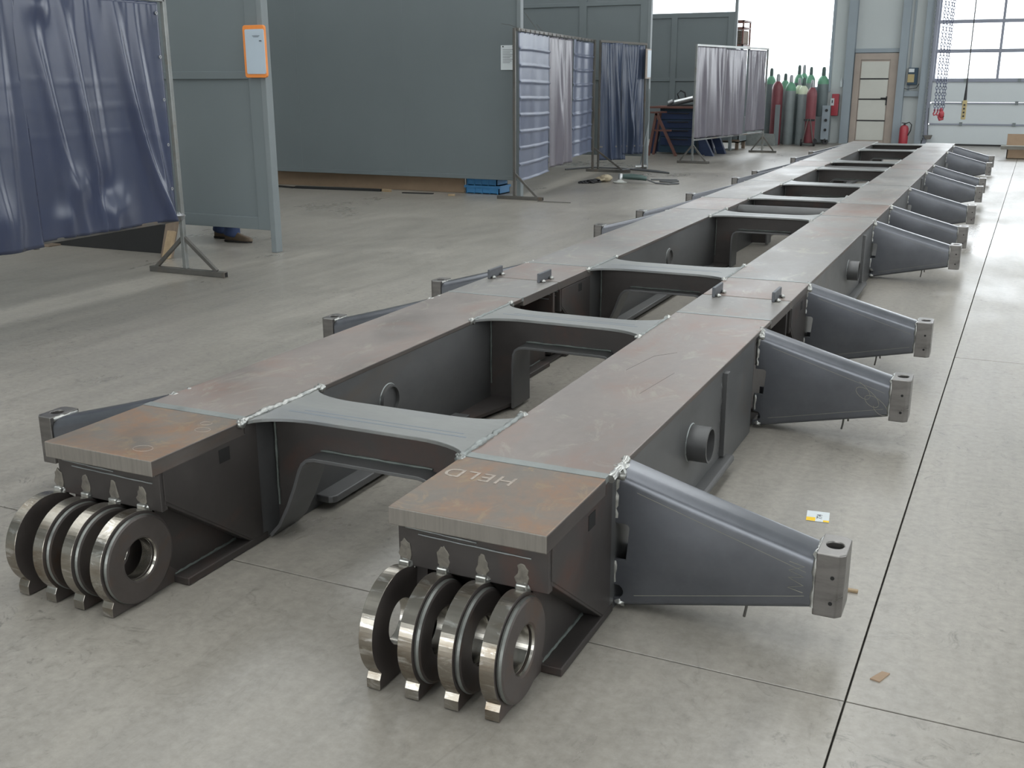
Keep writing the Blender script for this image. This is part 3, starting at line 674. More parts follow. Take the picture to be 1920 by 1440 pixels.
# nearest screen, dark blue vinyl
s1 = thing('welding_screen', 'dark navy vinyl welding curtain on a square-tube frame in front of the orange-edged board partition', 'welding screen', (-5.33, 5.87, 0), 'welding screens')
stand(s1, -5.33, 5.87, 1.885, .33, .36, 'tubebright', .27)
stand(s1, -5.33, 3.2, 1.885, .33, .36, 'tubebright', .27)
MB().box(-5.346, -5.314, 3.2, 5.87, 1.855, 1.887).build('top_rail', 'tubebright', s1, bevel=.003)
MB().box(-5.342, -5.318, 3.2, 5.85, .385, .41).build('bottom_rail', 'tube', s1, bevel=.003)
MB().tube([(-5.33, 4.59, .36), (-5.33, 4.60, 1.86)], .018, 10).build('middle_post', 'tube', s1, smooth=40)
MB().blob((-5.335, 5.865, .415), (.03, .03, .03), 5, .35).build('wire_tie', 'cap', s1, smooth=60)
DENT = [(.30, .80, .07, .022), (.56, .91, .08, .026), (.47, .82, .07, -.022), (.15, .04, .07, .03), (.18, .93, .06, .02)]
curtain((-5.315, 4.60), (-5.315, 5.80), .40, 1.850, ridges([(.12, .10, 0, .03, .02), (.30, .12, .02, .025, .028), (.33, .05, .12, .03, .02), (.66, .05, .24, .035, .045), (.80, .06, .10, .03, .02), (.06, .25, 0, .03, .018), (.45, .02, .05, .04, .02)], .007, 1.), 'vinylblue', s1, nu=80, nv=70)
DENT = [(.75, .9, .12, .03)]
curtain((-5.305, 3.3), (-5.305, 4.63), .37, 1.850, ridges([(.9, -.05, 0, .03, .02), (.7, .1, 0, .04, .03), (.4, .1, .1, .04, .03), (.2, .0, .1, .05, .03)], .006, 2.), 'vinylblue', s1, nu=70, nv=60)
DENT = []
gr = MB()
for z in (1.78, 1.50, 1.22, .92, .62): gr.pipe((-5.312, 5.775, z), (-5.304, 5.775, z), .011, .005, 12)
gr.build('eyelets', 'cap', s1)
# second screen with three strips
s2 = thing('welding_screen', 'three-strip welding screen of pale blue and dusty grey vinyl beside the paper notice', 'welding screen', (-5.25, 11.33, 0), 'welding screens')
P0 = Vector((-5.20, 11.33, 0)); P1 = Vector((-5.765, 15.28, 0)); Lp = lambda t: tuple((P0.lerp(P1, t))[:2])
stand(s2, P0.x-.025, P0.y-.03, 1.90, .22, .36, 'tube', .30, False)
stand(s2, P1.x, P1.y, 1.90, .10, .60, 'tube', .36, False)
MB().bar((P0.x, P0.y, 1.885), (P1.x, P1.y, 1.885), .032, .032).build('top_rail', 'tube', s2)
def pleats(nf, z, amp=.012, k=0, wav=.006):
    def fn(u, v):
        a = v*nf; fr = a-math.floor(a); o = amp*(1-min(1, fr/.09)) if math.floor(a) > 0 else 0
        o += amp*.5*math.exp(-((fr-1)/.06)**2)*0 + wav*math.sin(u*7+k+v*3)+wav*.5*math.sin(u*19+v*2)
        return (o, .010*math.sin(u*3+k+v*4))
    return fn
curtain(Lp(.01), Lp(.345), .21, 1.86, pleats(9, 0, .02), 'vinylpale', s2, nu=30, nv=108)
curtain(Lp(.35), Lp(.66), .25, 1.86, ridges([(.5, -.1, 0, .05, .05), (.62, .08, 0, .04, .03), (.3, .1, .05, .05, .04), (.85, 0, 0, .05, .04)], .012, 3), 'vinylgrey', s2)
curtain(Lp(.665), Lp(.975), .30, 1.86, pleats(8, 0, .016, 2, .014), 'vinylpale', s2, nu=30, nv=96)
ri = MB()
for i in range(20):
    q = P0.lerp(P1, .02+.05*i); ri.tube([(q.x+.022*math.cos(t), q.y, 1.875+.026*math.sin(t)) for t in [2*PI*k/10 for k in range(11)]], .004, 5)
ri.build('hanging_rings', 'tube', s2)
for w3 in ([(P0.x, P0.y, 1.90), (P0.x-.10, P0.y, 1.935), (P0.x-.20, P0.y, 1.95)], [(P0.x+.02, P0.y+.5, 1.90), (P0.x+.0, P0.y+.3, 2.02), (P0.x-.03, P0.y+.25, 2.08)], [(P0.x-.12, P0.y+1.0, 1.90), (P0.x-.16, P0.y+.9, 1.98)]):
    MB().tube(w3, .003, 5).build('loose_wire', 'tube', s2)
# short screen with the folded dark curtain
s3 = thing('welding_screen', 'short welding screen with a folded dark slate curtain above the grinder', 'welding screen', (-5.72, 15.36, 0), 'welding screens')
A = (-5.72, 15.40); B = (-5.20, 15.98)
MB().bar(A+(1.885,), B+(1.85,), .032, .032).build('top_rail', 'tube', s3)
MB().box(A[0]-.015, A[0]+.015, A[1]-.015, A[1]+.015, .0, 1.90).build('post', 'tube', s3, bevel=.003)
MB().box(B[0]-.012, B[0]+.012, B[1]-.012, B[1]+.012, .0, 1.86).build('post', 'tube', s3, bevel=.003)
MB().bar(A+(.36,), B+(.36,), .024, .024).build('bottom_rail', 'tube', s3)
curtain((-5.70, 15.40), (-5.40, 15.73), .16, 1.86, ridges([(.25, .05, .1, .06, .05), (.55, .1, .2, .08, .07), (.8, -.1, .15, .07, -.05)], .012, 4), 'vinyldark', s3)
def drape(u, v):
    return (.05*math.sin(u*PI)*v+.02*math.sin(u*16+v*2), .0)
curtain((-5.46, 15.67), (-5.21, 15.95), .24, 1.83, ridges([(.2, .3, .0, .08, .06), (.7, -.3, 0, .06, .05), (.9, -.1, 0, .06, .03)], .015, 5), 'vinyldark', s3)
# far screen
s4 = thing('welding_screen', 'welding screen of three dusty violet strips between the tool cabinet and the gas cylinders', 'welding screen', (-4.82, 17.5, 0), 'welding screens')
P0 = Vector((-4.83, 17.45, 0)); P1 = Vector((-4.34, 20.55, 0))
stand(s4, P0.x, P0.y, 1.88, .25, .29, 'tubebright', .30); stand(s4, P1.x, P1.y, 1.88, .25, .27, 'tubebright', .30)
MB().bar((P0.x, P0.y, 1.87), (P1.x, P1.y, 1.87), .03, .03).build('top_rail', 'tubebright', s4)
MB().bar((P0.x, P0.y, .375), (P1.x, P1.y, .375), .024, .024).build('bottom_rail', 'tubebright', s4)
curtain(Lp(.01), Lp(.37), .40, 1.855, ridges([(.75, .1, 0, .05, .05), (.9, 0, 0, .05, .04), (.3, .05, 0, .08, .03)], .012, 6), 'vinylgrey', s4)
curtain(Lp(.375), Lp(.68), .38, 1.835, ridges([(.1, .1, 0, .05, .06), (.8, -.05, 0, .05, .05), (.5, .05, .05, .08, .03)], .012, 7), 'vinylgrey', s4)
curtain(Lp(.70), Lp(.985), .42, 1.84, ridges([(.5, -.15, 0, .05, .07), (.2, -.05, 0, .05, .05), (.8, .05, .05, .05, .05)], .016, 8), 'vinylgrey', s4)

# ------------------------------------------------------------------ small things by the left bays
tag(MB().prism([(-9.2, 6.52), (-6.06, 6.52), (-6.06, 6.545), (-9.2, 6.545)], 'z', .0, .235).box(-9.2, -6.06, 6.545, 6.60, .21, .235).build('sheet_trough', 'blackplate', bevel=.003), 'long black folded steel sheet standing on the floor behind the navy curtain', 'steel sheet')
ww = thing('wood_offcut', 'weathered wooden plank offcut leaning on the black folded sheet', 'plank', (-5.95, 6.40, 0))
MB().prism([(6.36, 0), (6.40, .0), (6.512, .30), (6.472, .315)], 'x', -6.03, -5.93).build('plank_body', 'oldwood', ww, bevel=.004)
MB().prism([(6.33, 0), (6.36, .0), (6.45, .20), (6.42, .21)], 'x', -5.99, -5.92).build('splinter_face', 'wood', ww, bevel=.004)
p = onz(80, 459); q = onz(112, 460)
tag(MB().box(p.x-.05, p.x+.16, p.y-.08, p.y+.06, 0.0, .012).build('floor_plate', 'oldwood', bevel=.003), 'flat brown scrap plate on the floor under the navy curtain', 'plate')
# boards and crates under the wide partition
bw = thing('leaning_board', 'long brown fibreboard sheet standing on edge under the wide plain partition', 'board', (-7.2, 11.75, 0))
MB().box(-9.6, -6.11, 11.74, 11.755, .0, .42).build('board_face', 'cardboard', bw, bevel=.002)
MB().box(-9.6, -6.11, 11.755, 11.78, .40, .42).build('board_lip', 'cardboard', bw)
def strip(a, b, c, d, label, mat, h=.012):
    p0 = onz(a, b); p1 = onz(c, d)
    return tag(MB().bar((p0.x, p0.y, h/2), (p1.x, p1.y, h/2), .05, h).build('wood_scrap' if mat != 'blackplate' else 'steel_strip', mat, bevel=.002), label, 'scrap')
strip(555, 353, 715, 359, 'dark flat steel strip on the floor under the wide partition', 'blackplate', .03)
strip(520, 350, 552, 353, 'short dark steel strip beside the end post of the board partition', 'blackplate', .02)
strip(755, 362, 812, 364, 'thin dark strip on the floor between two pale wood chips', 'blackplate', .012)
strip(718, 359, 732, 360, 'small pale wood chip at the end of the dark steel strip', 'wood', .03)
strip(840, 367, 853, 367, 'pale wood chip on the floor next to the blue crates', 'wood', .02)
def crate(x, y, z, w, d, h, label, rz=0):
    t = thing('plastic_crate', label, 'crate', (x, y, z), 'blue crates')
    t.rotation_euler = (0, 0, rz)
    MB().box(-w/2, w/2, -d/2, -d/2+.01, 0, h).box(-w/2, w/2, d/2-.01, d/2, 0, h).box(-w/2, -w/2+.01, -d/2, d/2, 0, h).box(w/2-.01, w/2, -d/2, d/2, 0, h).box(-w/2, w/2, -d/2, d/2, 0, .01).build('body', 'bluebox', t, local=True)
    MB().box(-w/2-.012, w/2+.012, -d/2-.012, -d/2, h-.03, h).box(-w/2-.012, w/2+.012, d/2, d/2+.012, h-.03, h).box(-w/2-.012, -w/2, -d/2, d/2, h-.03, h).box(w/2, w/2+.012, -d/2, d/2, h-.03, h).build('rim', 'bluebox', t, local=True)
    for i in range(5): MB().box(-w/2+.02+i*(w-.04)/4-.005, -w/2+.02+i*(w-.04)/4+.005, -d/2-.008, -d/2, .0, h-.03).build('rib', 'bluebox', t, local=True)
crate(-5.85, 11.86, 0, .46, .30, .10, 'blue plastic crate on the floor under the wide partition, bottom of two')
crate(-5.86, 11.86, .10, .42, .30, .12, 'blue plastic crate stacked on another under the wide partition')
# the person behind the first partition: only shoes and trouser hems show below it
pe = thing('person', 'person in blue jeans and brown leather shoes standing behind the partition', 'person', (-6.1, 7.36, 0))
def skin(name, joints, edges, mat, sub=2):
    me = bpy.data.meshes.new(name); me.from_pydata([j[0] for j in joints], edges, []); o = bpy.data.objects.new(name, me); COL.objects.link(o)
    o.modifiers.new('skin', 'SKIN'); md = o.modifiers.new('sub', 'SUBSURF'); md.levels = sub; md.render_levels = sub
    for sv, j in zip(me.skin_vertices[0].data, joints): sv.radius = (j[1], j[1]) if not isinstance(j[1], tuple) else j[1]
    me.skin_vertices[0].data[0].use_root = True
    me2 = evaluated(o); bpy.data.objects.remove(o); o = bpy.data.objects.new(name, me2); COL.objects.link(o); me2.materials.clear(); me2.materials.append(M[mat])
    for p in me2.polygons: p.use_smooth = True
    o.parent = pe; return o
J = [((0, 0, .86), .13), ((.01, 0, 1.02), .125), ((.02, 0, 1.20), .135), ((.03, 0, 1.34), .10), ((.035, 0, 1.42), .052), ((.05, 0, 1.50), .07), ((.06, 0, 1.58), .082), ((.055, 0, 1.64), .06),
     ((0, -.09, .80), .095), ((.06, -.085, .46), .062), ((.04, -.07, .13), .048), ((-.01, .09, .80), .095), ((-.09, .085, .46), .062), ((-.20, .07, .13), .048),
     ((.03, -.17, 1.33), .055), ((.03, -.21, 1.08), .042), ((.20, -.19, .94), .032), ((.03, .17, 1.33), .055), ((.03, .21, 1.08), .042), ((.20, .19, .94), .032)]
E_ = [(0, 1), (1, 2), (2, 3), (3, 4), (4, 5), (5, 6), (6, 7), (0, 8), (8, 9), (9, 10), (0, 11), (11, 12), (12, 13), (3, 14), (14, 15), (15, 16), (3, 17), (17, 18), (18, 19)]
body = skin('body', J, E_, 'skin')
def grow(idx, k): return [(J[i][0], J[i][1]*k if not isinstance(J[i][1], tuple) else J[i][1]) for i in idx]
skin('trousers', [((0, 0, .93), .142), ((0, 0, .85), .146), ((0, -.09, .80), .108), ((.06, -.085, .46), .078), ((.035, -.07, .13), .068), ((.028, -.07, .075), .078), ((.020, -.07, .045), .08), ((-.01, .09, .80), .108), ((-.09, .085, .46), .078), ((-.20, .07, .13), .068), ((-.207, .07, .075), .078), ((-.215, .07, .045), .08)],
     [(0, 1), (1, 2), (2, 3), (3, 4), (4, 5), (5, 6), (1, 7), (7, 8), (8, 9), (9, 10), (10, 11)], 'jeans')
skin('jacket', [((0, 0, .90), .15), ((.01, 0, 1.03), .148), ((.02, 0, 1.2), .152), ((.03, 0, 1.35), .108), ((.03, -.17, 1.34), .07), ((.03, -.21, 1.08), .058), ((.17, -.192, .96), .045), ((.03, .17, 1.34), .07), ((.03, .21, 1.08), .058), ((.17, .192, .96), .045)],
     [(0, 1), (1, 2), (2, 3), (3, 4), (4, 5), (5, 6), (3, 7), (7, 8), (8, 9)], 'jacket')
skin('hair', [((.03, 0, 1.60), .088), ((.045, 0, 1.65), .075), ((-.0, 0, 1.53), .06)], [(0, 1), (0, 2)], 'hair')
for (fx, fy) in ((.0, -.07), (-.235, .07)):
    sh = MB(); secs = []
    prof = [(-.03, .030, .085), (.02, .034, .10), (.08, .036, .090), (.14, .042, .065), (.19, .042, .055), (.225, .030, .042), (.238, .012, .030)]
    for x, hw_, h in prof:
        secs.append([(fx+x, fy+hw_*math.cos(t), max(.012, .018+(h-.018)*max(0, math.sin(t))) if math.sin(t) > 0 else .012) for t in [2*PI*k/12 for k in range(12)]])
    sh.add([p for s_ in secs for p in s_], [(i*12+k, i*12+(k+1) % 12, (i+1)*12+(k+1) % 12, (i+1)*12+k) for i in range(len(secs)-1) for k in range(12)]+[tuple(range(11, -1, -1)), tuple(range(6*12, 7*12))])
    so_ = sh.build('shoe', 'shoe', pe, local=True, smooth=60)
    MB().prism([(fx-.036, fy-.034), (fx+.14, fy-.046), (fx+.21, fy-.036), (fx+.242, fy), (fx+.21, fy+.036), (fx+.14, fy+.046), (fx-.036, fy+.034)], 'z', 0.0, .016).build('sole', 'sole', so_, local=True, bevel=.004)
for s_ in (-1, 1):  # hands: palm, four fingers and a thumb each
    hm = MB(); bx = Vector((.20, s_*.19, .94))
    hm.blob(bx+Vector((.035, 0, -.02)), (.045, .022, .035), 1, .03)
    for k in range(4): hm.tube([bx+Vector((.06, 0, .005-.018*k)), bx+Vector((.10, -s_*.006, -.004-.018*k)), bx+Vector((.122-.008*abs(k-1), -s_*.022, -.012-.018*k))], [.0095, .0085, .007], 7)
    hm.tube([bx+Vector((.02, 0, .015)), bx+Vector((.055, -s_*.02, .032)), bx+Vector((.08, -s_*.028, .028))], [.011, .010, .008], 7)
    hm.build('hand', 'skin', pe, local=True, smooth=60)
fc = MB().blob((.138, 0, 1.56), (.018, .012, .02), 2, .05); fc.build('nose', 'skin', pe, local=True, smooth=60)
for s_ in (-1, 1):
    MB().blob((.125, s_*.032, 1.585), (.011, .014, .009), 3, .02).build('eye', 'sole', pe, local=True, smooth=60)
    MB().blob((.05, s_*.088, 1.57), (.020, .010, .03), 4, .05).build('ear', 'skin', pe, local=True, smooth=60)
MB().blob((.128, 0, 1.522), (.012, .026, .007), 5, .05).build('mouth', 'orangerust', pe, local=True, smooth=60)

# ------------------------------------------------------------------ tools on the floor by the screens
gp = onz(1172, 343)
gd = thing('angle_grinder', 'grey angle grinder with a white disc on the floor by the gloves', 'angle grinder', (gp.x, gp.y, 0))
MB().lathe([(.012, .045), (.034, .05), (.036, .10), (.02, .125)], (gp.x-.06, gp.y-.02, 0), 16).build('gear_head', 'alu', gd, smooth=40)
MB().tube([(gp.x-.03, gp.y, .085), (gp.x+.06, gp.y+.02, .085), (gp.x+.20, gp.y+.05, .075), (gp.x+.28, gp.y+.07, .06)], [.032, .04, .038, .028], 14).build('motor_body', 'capdark', gd, smooth=60)
MB().lathe([(.09, .004), (.095, .016), (.06, .022), (.02, .05)], (gp.x-.06, gp.y-.03, 0), 24).build('grinding_disc', 'disc', gd, smooth=40)
cb = MB().tube([(gp.x+.28, gp.y+.07, .05), (gp.x+.42, gp.y+.02, .012), (gp.x+.62, gp.y-.05, .012), (gp.x+.72, gp.y+.08, .012), (gp.x+.55, gp.y+.22, .012), (gp.x+.40, gp.y+.28, .012), (gp.x+.62, gp.y+.42, .012), (gp.x+.55, gp.y+.58, .012), (gp.x+.2, gp.y+.5, .012)], .010, 8)
cb.build('power_cord', 'cable', gd, smooth=60)
gv = onz(1136, 341)
gl = thing('work_gloves', 'pair of pale leather work gloves dropped beside the grinder', 'gloves', (gv.x, gv.y, 0))
for dx, dy, a in ((0, 0, .3), (-.04, .12, -.5)):
    h = MB().blob((gv.x+dx, gv.y+dy, .045), (.085, .055, .042), 3, .18, 12, 8)
    for k in range(4): h.tube([(gv.x+dx-.05, gv.y+dy-.03+.02*k, .04), (gv.x+dx-.11, gv.y+dy-.035+.024*k, .045), (gv.x+dx-.15+.012*abs(k-1), gv.y+dy-.03+.024*k, .02)], .013, 7)
    h.tube([(gv.x+dx, gv.y+dy-.05, .04), (gv.x+dx-.05, gv.y+dy-.09, .025)], .014, 7)
    h.build('glove', 'glove', gl, smooth=60)
ck = onz(1090, 344); ce_ = onz(1118, 343)
cn = thing('steel_chain', 'loose pile of dark steel chain links left of the work gloves', 'chain', (ck.x, ck.y, 0))
def link(mb, c, d, u, L=.05, W=.032, r=.006):
    pts = [c+d*(L/2*math.cos(t))+u*(W/2*math.sin(t)) for t in [2*PI*k/12 for k in range(13)]]
    mb.tube(pts, r, 6)
for k in range(22):
    t = k/21; c = Vector(ck).lerp(ce_, t)+Vector((0, .06*math.sin(k*1.3)*t, .012+.03*t*abs(math.sin(k*2.1))))
    a = random.uniform(0, PI); mb = MB(); link(mb, c, Vector((math.cos(a), math.sin(a), 0)), Vector((-math.sin(a)*.8, math.cos(a)*.8, .35)), .085, .055, .010); mb.build('chain_link', 'rubber', cn, smooth=60)
tag(MB().tube([onz(1060, 319)+Vector((0, 0, .012)), onz(1110, 315)+Vector((0, 0, .012)), onz(1165, 317)+Vector((0, 0, .012)), onz(1215, 322)+Vector((0, 0, .012)), onz(1255, 326)+Vector((0, 0, .012)), onz(1230, 322)+Vector((0, 0, .012)), onz(1190, 318)+Vector((0, 0, .012)), onz(1150, 321)+Vector((0, 0, .012))], .012, 8).build('welding_cable', 'cable', smooth=60), 'grey welding cable snaking along the floor below the folded dark curtain', 'cable')
tag(MB().tube([onz(1008, 378)+Vector((0, 0, .004)), onz(1070, 381)+Vector((0, 0, .004))], .006, 6).build('wire_rod', 'tube'), 'thin wire rod on the floor beside the base bar of the three-strip screen', 'rod')
sp_ = onz(1200, 317)
lp_ = thing('work_lamp', 'thin pale stick with a shiny head leaning on a partition post', 'work lamp', (sp_.x, sp_.y, 0))
MB().tube([(sp_.x, sp_.y, .04), (-5.152, 16.05, .72), (-5.150, 16.06, 1.2)], .010, 8).build('stick', 'panelpost', lp_, smooth=60)
MB().tube([(sp_.x-.07, sp_.y-.03, .035), (sp_.x-.02, sp_.y, .035), (sp_.x+.03, sp_.y+.01, .045), (sp_.x+.10, sp_.y+.03, .045)], [.03, .034, .028, .034], 12).build('lamp_head', 'alu', lp_, smooth=40)

# ------------------------------------------------------------------ tool cabinet corner
tc_ = thing('tool_cabinet', 'dark blue drawer cabinet standing on splayed blue legs in front of the far partition', 'cabinet', (-5.55, 19.6, 0))
def px(u, v, y): return ony(u, v, y)
a = px(1238, 203, 19.5); b = px(1304, 285, 19.5)
X0, X1, Z1 = a.x, b.x, a.z
MB().box(X0, X1, 19.5, 20.1, .03, Z1).build('body', 'tealpaint', tc_, bevel=.005)
for i in range(4):
    z = .16+(Z1-.2)*i/4; dr_ = MB().box(X0+.03, X1-.03, 19.485, 19.5, z, z+(Z1-.2)/4-.02).build('drawer', 'navy', tc_, bevel=.003)
    MB().box(X0+.15, X1-.15, 19.468, 19.485, z+.10, z+.118).build('handle', 'rubber', dr_)
MB().box(X0-.18, X1+.02, 19.42, 20.15, Z1, Z1+.035).build('top_board', 'orangerust', tc_, bevel=.004)
for s_, xx in ((-1, X0), (1, X1)):
    for yy in (19.55, 20.05):
        MB().prism([(xx-s_*.02, .62), (xx+s_*.06, .62), (xx+s_*.22, 0), (xx+s_*.08, 0)], 'y', yy-.05, yy+.05).build('leg', 'navy', tc_, bevel=.004)
fn_ = thing('cut_off_machine', 'small cut-off machine with a pale motor on top of the blue tool cabinet', 'machine', (X0+.35, 19.7, Z1+.035))
zz = Z1+.035
MB().box(X0+.10, X0+.62, 19.6, 19.85, zz, zz+.03).build('base', 'rubber', fn_, bevel=.004)
MB().tube([(X0+.22, 19.7, zz+.06), (X0+.56, 19.72, zz+.14)], .055, 14).build('motor', 'alu', fn_, smooth=40)
MB().tube([(X0+.30, 19.7, zz+.12), (X0+.26, 19.7, zz+.22), (X0+.32, 19.7, zz+.28), (X0+.40, 19.7, zz+.24), (X0+.42, 19.7, zz+.14)], .014, 8).build('handle', 'rubber', fn_, smooth=60)
MB().tube([(X0+.10, 19.68, zz+.05), (X0+.18, 19.7, zz+.09)], .045, 12).build('spindle', 'cap', fn_, smooth=40)
MB().box(X0+.60, X0+.66, 19.6, 19.85, zz, zz+.14).build('back_stop', 'orangerust', fn_)
tr_ = thing('support_trestle', 'rusty orange A-shaped trestle standing beside the blue tool cabinet', 'trestle', (X0-.05, 19.2, 0))
a = px(1231, 212, 18.95); l_ = px(1226, 275, 18.95); r_ = px(1258, 275, 18.95)
for e, sgn in ((l_, -1), (r_, 1)): MB().bar((a.x, 18.95, a.z), (e.x+sgn*.1, 18.95, 0.0), .045, .045).build('leg', 'orangerust', tr_)
MB().bar((a.x, 19.2, a.z), (l_.x-.1, 19.25, 0), .04, .04).build('leg', 'orangerust', tr_)
MB().bar((a.x-.06, 18.9, a.z+.01), (a.x+.06, 19.25, a.z+.01), .10, .03).build('head_bar', 'orangerust', tr_)
MB().bar((l_.x-.0, 18.95, .45), (r_.x, 18.95, .45), .03, .03).build('tie_bar', 'orangerust', tr_)
# blue beam on splayed legs under the far screen, steel bin, mesh crate
bt = thing('blue_trestle', 'low blue steel trestle with slanted legs under the violet strip screen', 'trestle', (-4.9, 19.6, 0))
for (ua, va, ub, vb, yy) in ((1315, 262, 1327, 294, 19.25), (1342, 258, 1352, 289, 19.95)):
    p0 = px(ua, va, yy); p1 = onz(ub, vb)
    MB().prism([(p0.x-.09, p0.z+.06), (p0.x+.06, p0.z+.06), (p1.x+.06, 0), (p1.x-.10, 0)], 'y', yy-.05, yy+.05).build('leg', 'navy', bt, bevel=.004)
MB().box(-5.16, -5.04, 19.15, 20.05, .40, .47).build('cross_beam', 'navy', bt, bevel=.004)
bn = thing('steel_bin', 'grey steel stacking bin on short feet behind the violet strip screen', 'bin', (-5.1, 21.4, 0))
MB().box(-5.75, -4.92, 20.98+.1, 21.10, .14, .62).box(-5.75, -4.92, 21.73, 21.75, .14, .62).box(-5.75, -5.73, 20.98+.1, 21.75, .14, .62).box(-4.94, -4.92, 20.98+.1, 21.75, .14, .62).box(-5.75, -4.92, 20.98+.1, 21.75, .14, .16).build('body', 'panel', bn)
MB().box(-5.77, -4.90, 21.06, 21.09, .16, .20).box(-5.77, -4.90, 21.06, 21.09, .58, .63).build('rim', 'oldwood', bn)
for x in (-5.72, -4.99):
    for y in (21.11, 21.66): MB().box(x, x+.06, y, y+.06, 0, .14).build('foot', 'oldwood', bn)
mc = thing('mesh_crate', 'rusty wire-mesh crate standing high on a steel rack behind the far partition', 'mesh crate', (-4.95, 22.0, 1.75))
a = px(1377, 38, 22.0); b = px(1393, 86, 22.0)
w_ = b.x-a.x; x0, x1, z0, z1 = a.x-.35, b.x, b.z, a.z
fr = MB()
for x in (x0, x1-.03):
    for y in (22.0, 22.6): fr.box(x, x+.03, y, y+.03, z0, z1)
for z in (z0, z0+.33, z1-.03):
    fr.box(x0, x1, 22.0, 22.02, z, z+.03).box(x0, x1, 22.61, 22.63, z, z+.03).box(x1-.02, x1, 22, 22.63, z, z+.03).box(x0, x0+.02, 22, 22.63, z, z+.03)
fr.build('frame', 'orangerust', mc)
wm = MB()
for i in range(7): wm.box(x0, x1, 22.005, 22.012, z0+.05*i, z0+.05*i+.012)
for i in range(10): wm.box(x0+i*(x1-x0)/10, x0+i*(x1-x0)/10+.010, 22.005, 22.012, z0, z0+.33)
wm.build('wire_mesh', 'tube', mc)
MB().box(x0+.03, x1-.03, 22.04, 22.58, z0+.03, z0+.30).build('contents', 'oldwood', mc, bevel=.02)
rk = thing('steel_rack', 'grey steel rack with an upright behind the far partition carrying the mesh crate', 'rack', (-5.0, 22.0, 0))
MB().box(x0-.02, x1+.01, 21.98, 22.66, z0-.05, z0).build('shelf', 'panelpost', rk)
for x in (x0-.02, x1-.04):
    for y in (21.98, 22.61): MB().box(x, x+.05, y, y+.05, 0, z0-.05).build('upright', 'panelpost', rk)

# ------------------------------------------------------------------ gas cylinders
def cylinder(u, yy, r, ztop, zsh, body, sh, cap, label, z0=0., capname='valve_cap'):
    x = ony(u, 200, yy).x
    t = thing('gas_cylinder', label, 'gas cylinder', (x, yy, z0), 'gas cylinders by the far window')
    MB().lathe([(r*.92, z0), (r, z0+.02), (r, zsh-.10)], (x, yy, 0), 20).build('body', body, t, smooth=40)
    MB().lathe([(r, zsh-.10), (r*.97, zsh-.05), (r*.85, zsh), (r*.6, zsh+.045), (r*.38, zsh+.07)], (x, yy, 0), 20).build('shoulder', sh, t, smooth=40)
    h = ztop-zsh-.07
    MB().lathe([(r*.36, zsh+.06), (r*.36, zsh+.07+h*.25), (r*.33, zsh+.07+h*.8), (r*.2, ztop)], (x, yy, 0), 12).build(capname, cap, t, smooth=50)
    return t
cyl = [(1443, 23.75, .11, 1.56, 1.33, 'cyldark', 'cylgreen', 'capdark', 'dark grey gas cylinder with green shoulder half hidden by the violet screen'),
       (1456, 23.25, .115, 1.44, 1.22, 'maroon', 'maroon', 'cap', 'maroon gas cylinder with a grey cap next to the violet screen'),
       (1469.5, 23.75, .105, 1.45, 1.24, 'cylgrey', 'cylgreen', 'capdark', 'grey gas cylinder with green shoulder behind the bright green-topped one'),
       (1480.5, 23.35, .112, 1.42, 1.20, 'cylgrey', 'cylgreen', 'cap', 'grey gas cylinder with a bright green shoulder standing in the front row'),
       (1494.5, 23.86, .100, 1.62, 1.36, 'cyldark', 'cylgreen', 'capdark', 'tall dark grey gas cylinder with dark cap in the back row'),
       (1503.5, 24.12, .100, 1.63, 1.38, 'cylgrey', 'cylgreen', 'cap', 'tall grey gas cylinder with pale cap in the back row by the window'),
       (1496.5, 23.58, .100, 1.36, 1.14, 'cyldark', 'cylcream', 'cap', 'grey gas cylinder with a cream shoulder tucked behind the white-topped one'),
       (1504.5, 23.32, .108, 1.36, 1.13, 'cylgrey', 'cylcream', 'capdark', 'grey gas cylinder with a white and green top beside the maroon one on the cart'),
       (1516.5, 23.58, .096, 1.58, 1.35, 'cylgrey', 'cylgreen', 'capdark', 'grey gas cylinder with green shoulder standing behind the maroon one on the cart'),
       (1521, 23.05, .105, 1.32, 1.10, 'maroon', 'maroon', 'cap', 'maroon gas cylinder strapped to the two-wheel cart', .06),
       (1540, 23.85, .118, 1.58, 1.33, 'cyldark', 'cylgreen', 'capdark', 'grey gas cylinder with green shoulder standing on the grey steel pedestal', .57)]
for c in cyl: cylinder(*c)
x = ony(1521, 200, 23.05).x
ct = thing('cylinder_cart', 'two-wheel cylinder cart carrying the maroon gas cylinder', 'cart', (x, 23.05, 0))
MB().box(x-.11, x+.11, 22.94, 23.16, .04, .058).build('foot_plate', 'tube', ct)
for s_ in (-1, 1):
    MB().tube([(x+s_*.06, 23.175, .06), (x+s_*.06, 23.175, .9), (x+s_*.03, 23.19, 1.05)], .012, 8).build('rail', 'tube', ct, smooth=60)
    MB().pipe((x+s_*.115, 22.93, .07), (x+s_*.145, 22.93, .07), .07, .025, 18).build('wheel', 'rubber', ct)
    MB().bar((x+s_*.11, 22.92, .08), (x+s_*.02, 22.93, .55), .018, .018).build('strut', 'tube', ct)
MB().box(x-.11, x+.11, 22.93, 22.942, .50, .54).build('strap', 'rubber', ct)
x = ony(1540, 200, 23.85).x
pd = thing('steel_pedestal', 'pale grey steel pedestal box with fittings carrying a gas cylinder beside the wall', 'pedestal', (x, 23.8, 0))
MB().box(x-.10, x+.20, 23.73, 24.0, .03, .569).build('box_body', 'panelpost', pd, bevel=.006)
MB().box(x+.06, x+.22, 23.62, 23.66, .10, .80).build('side_panel', 'column', pd, bevel=.006)
for z in (.3, .5, .7): MB().tube([(x+.15, 23.60, z), (x+.15, 23.625, z)], .03, 10).build('knob', 'rubber', pd)
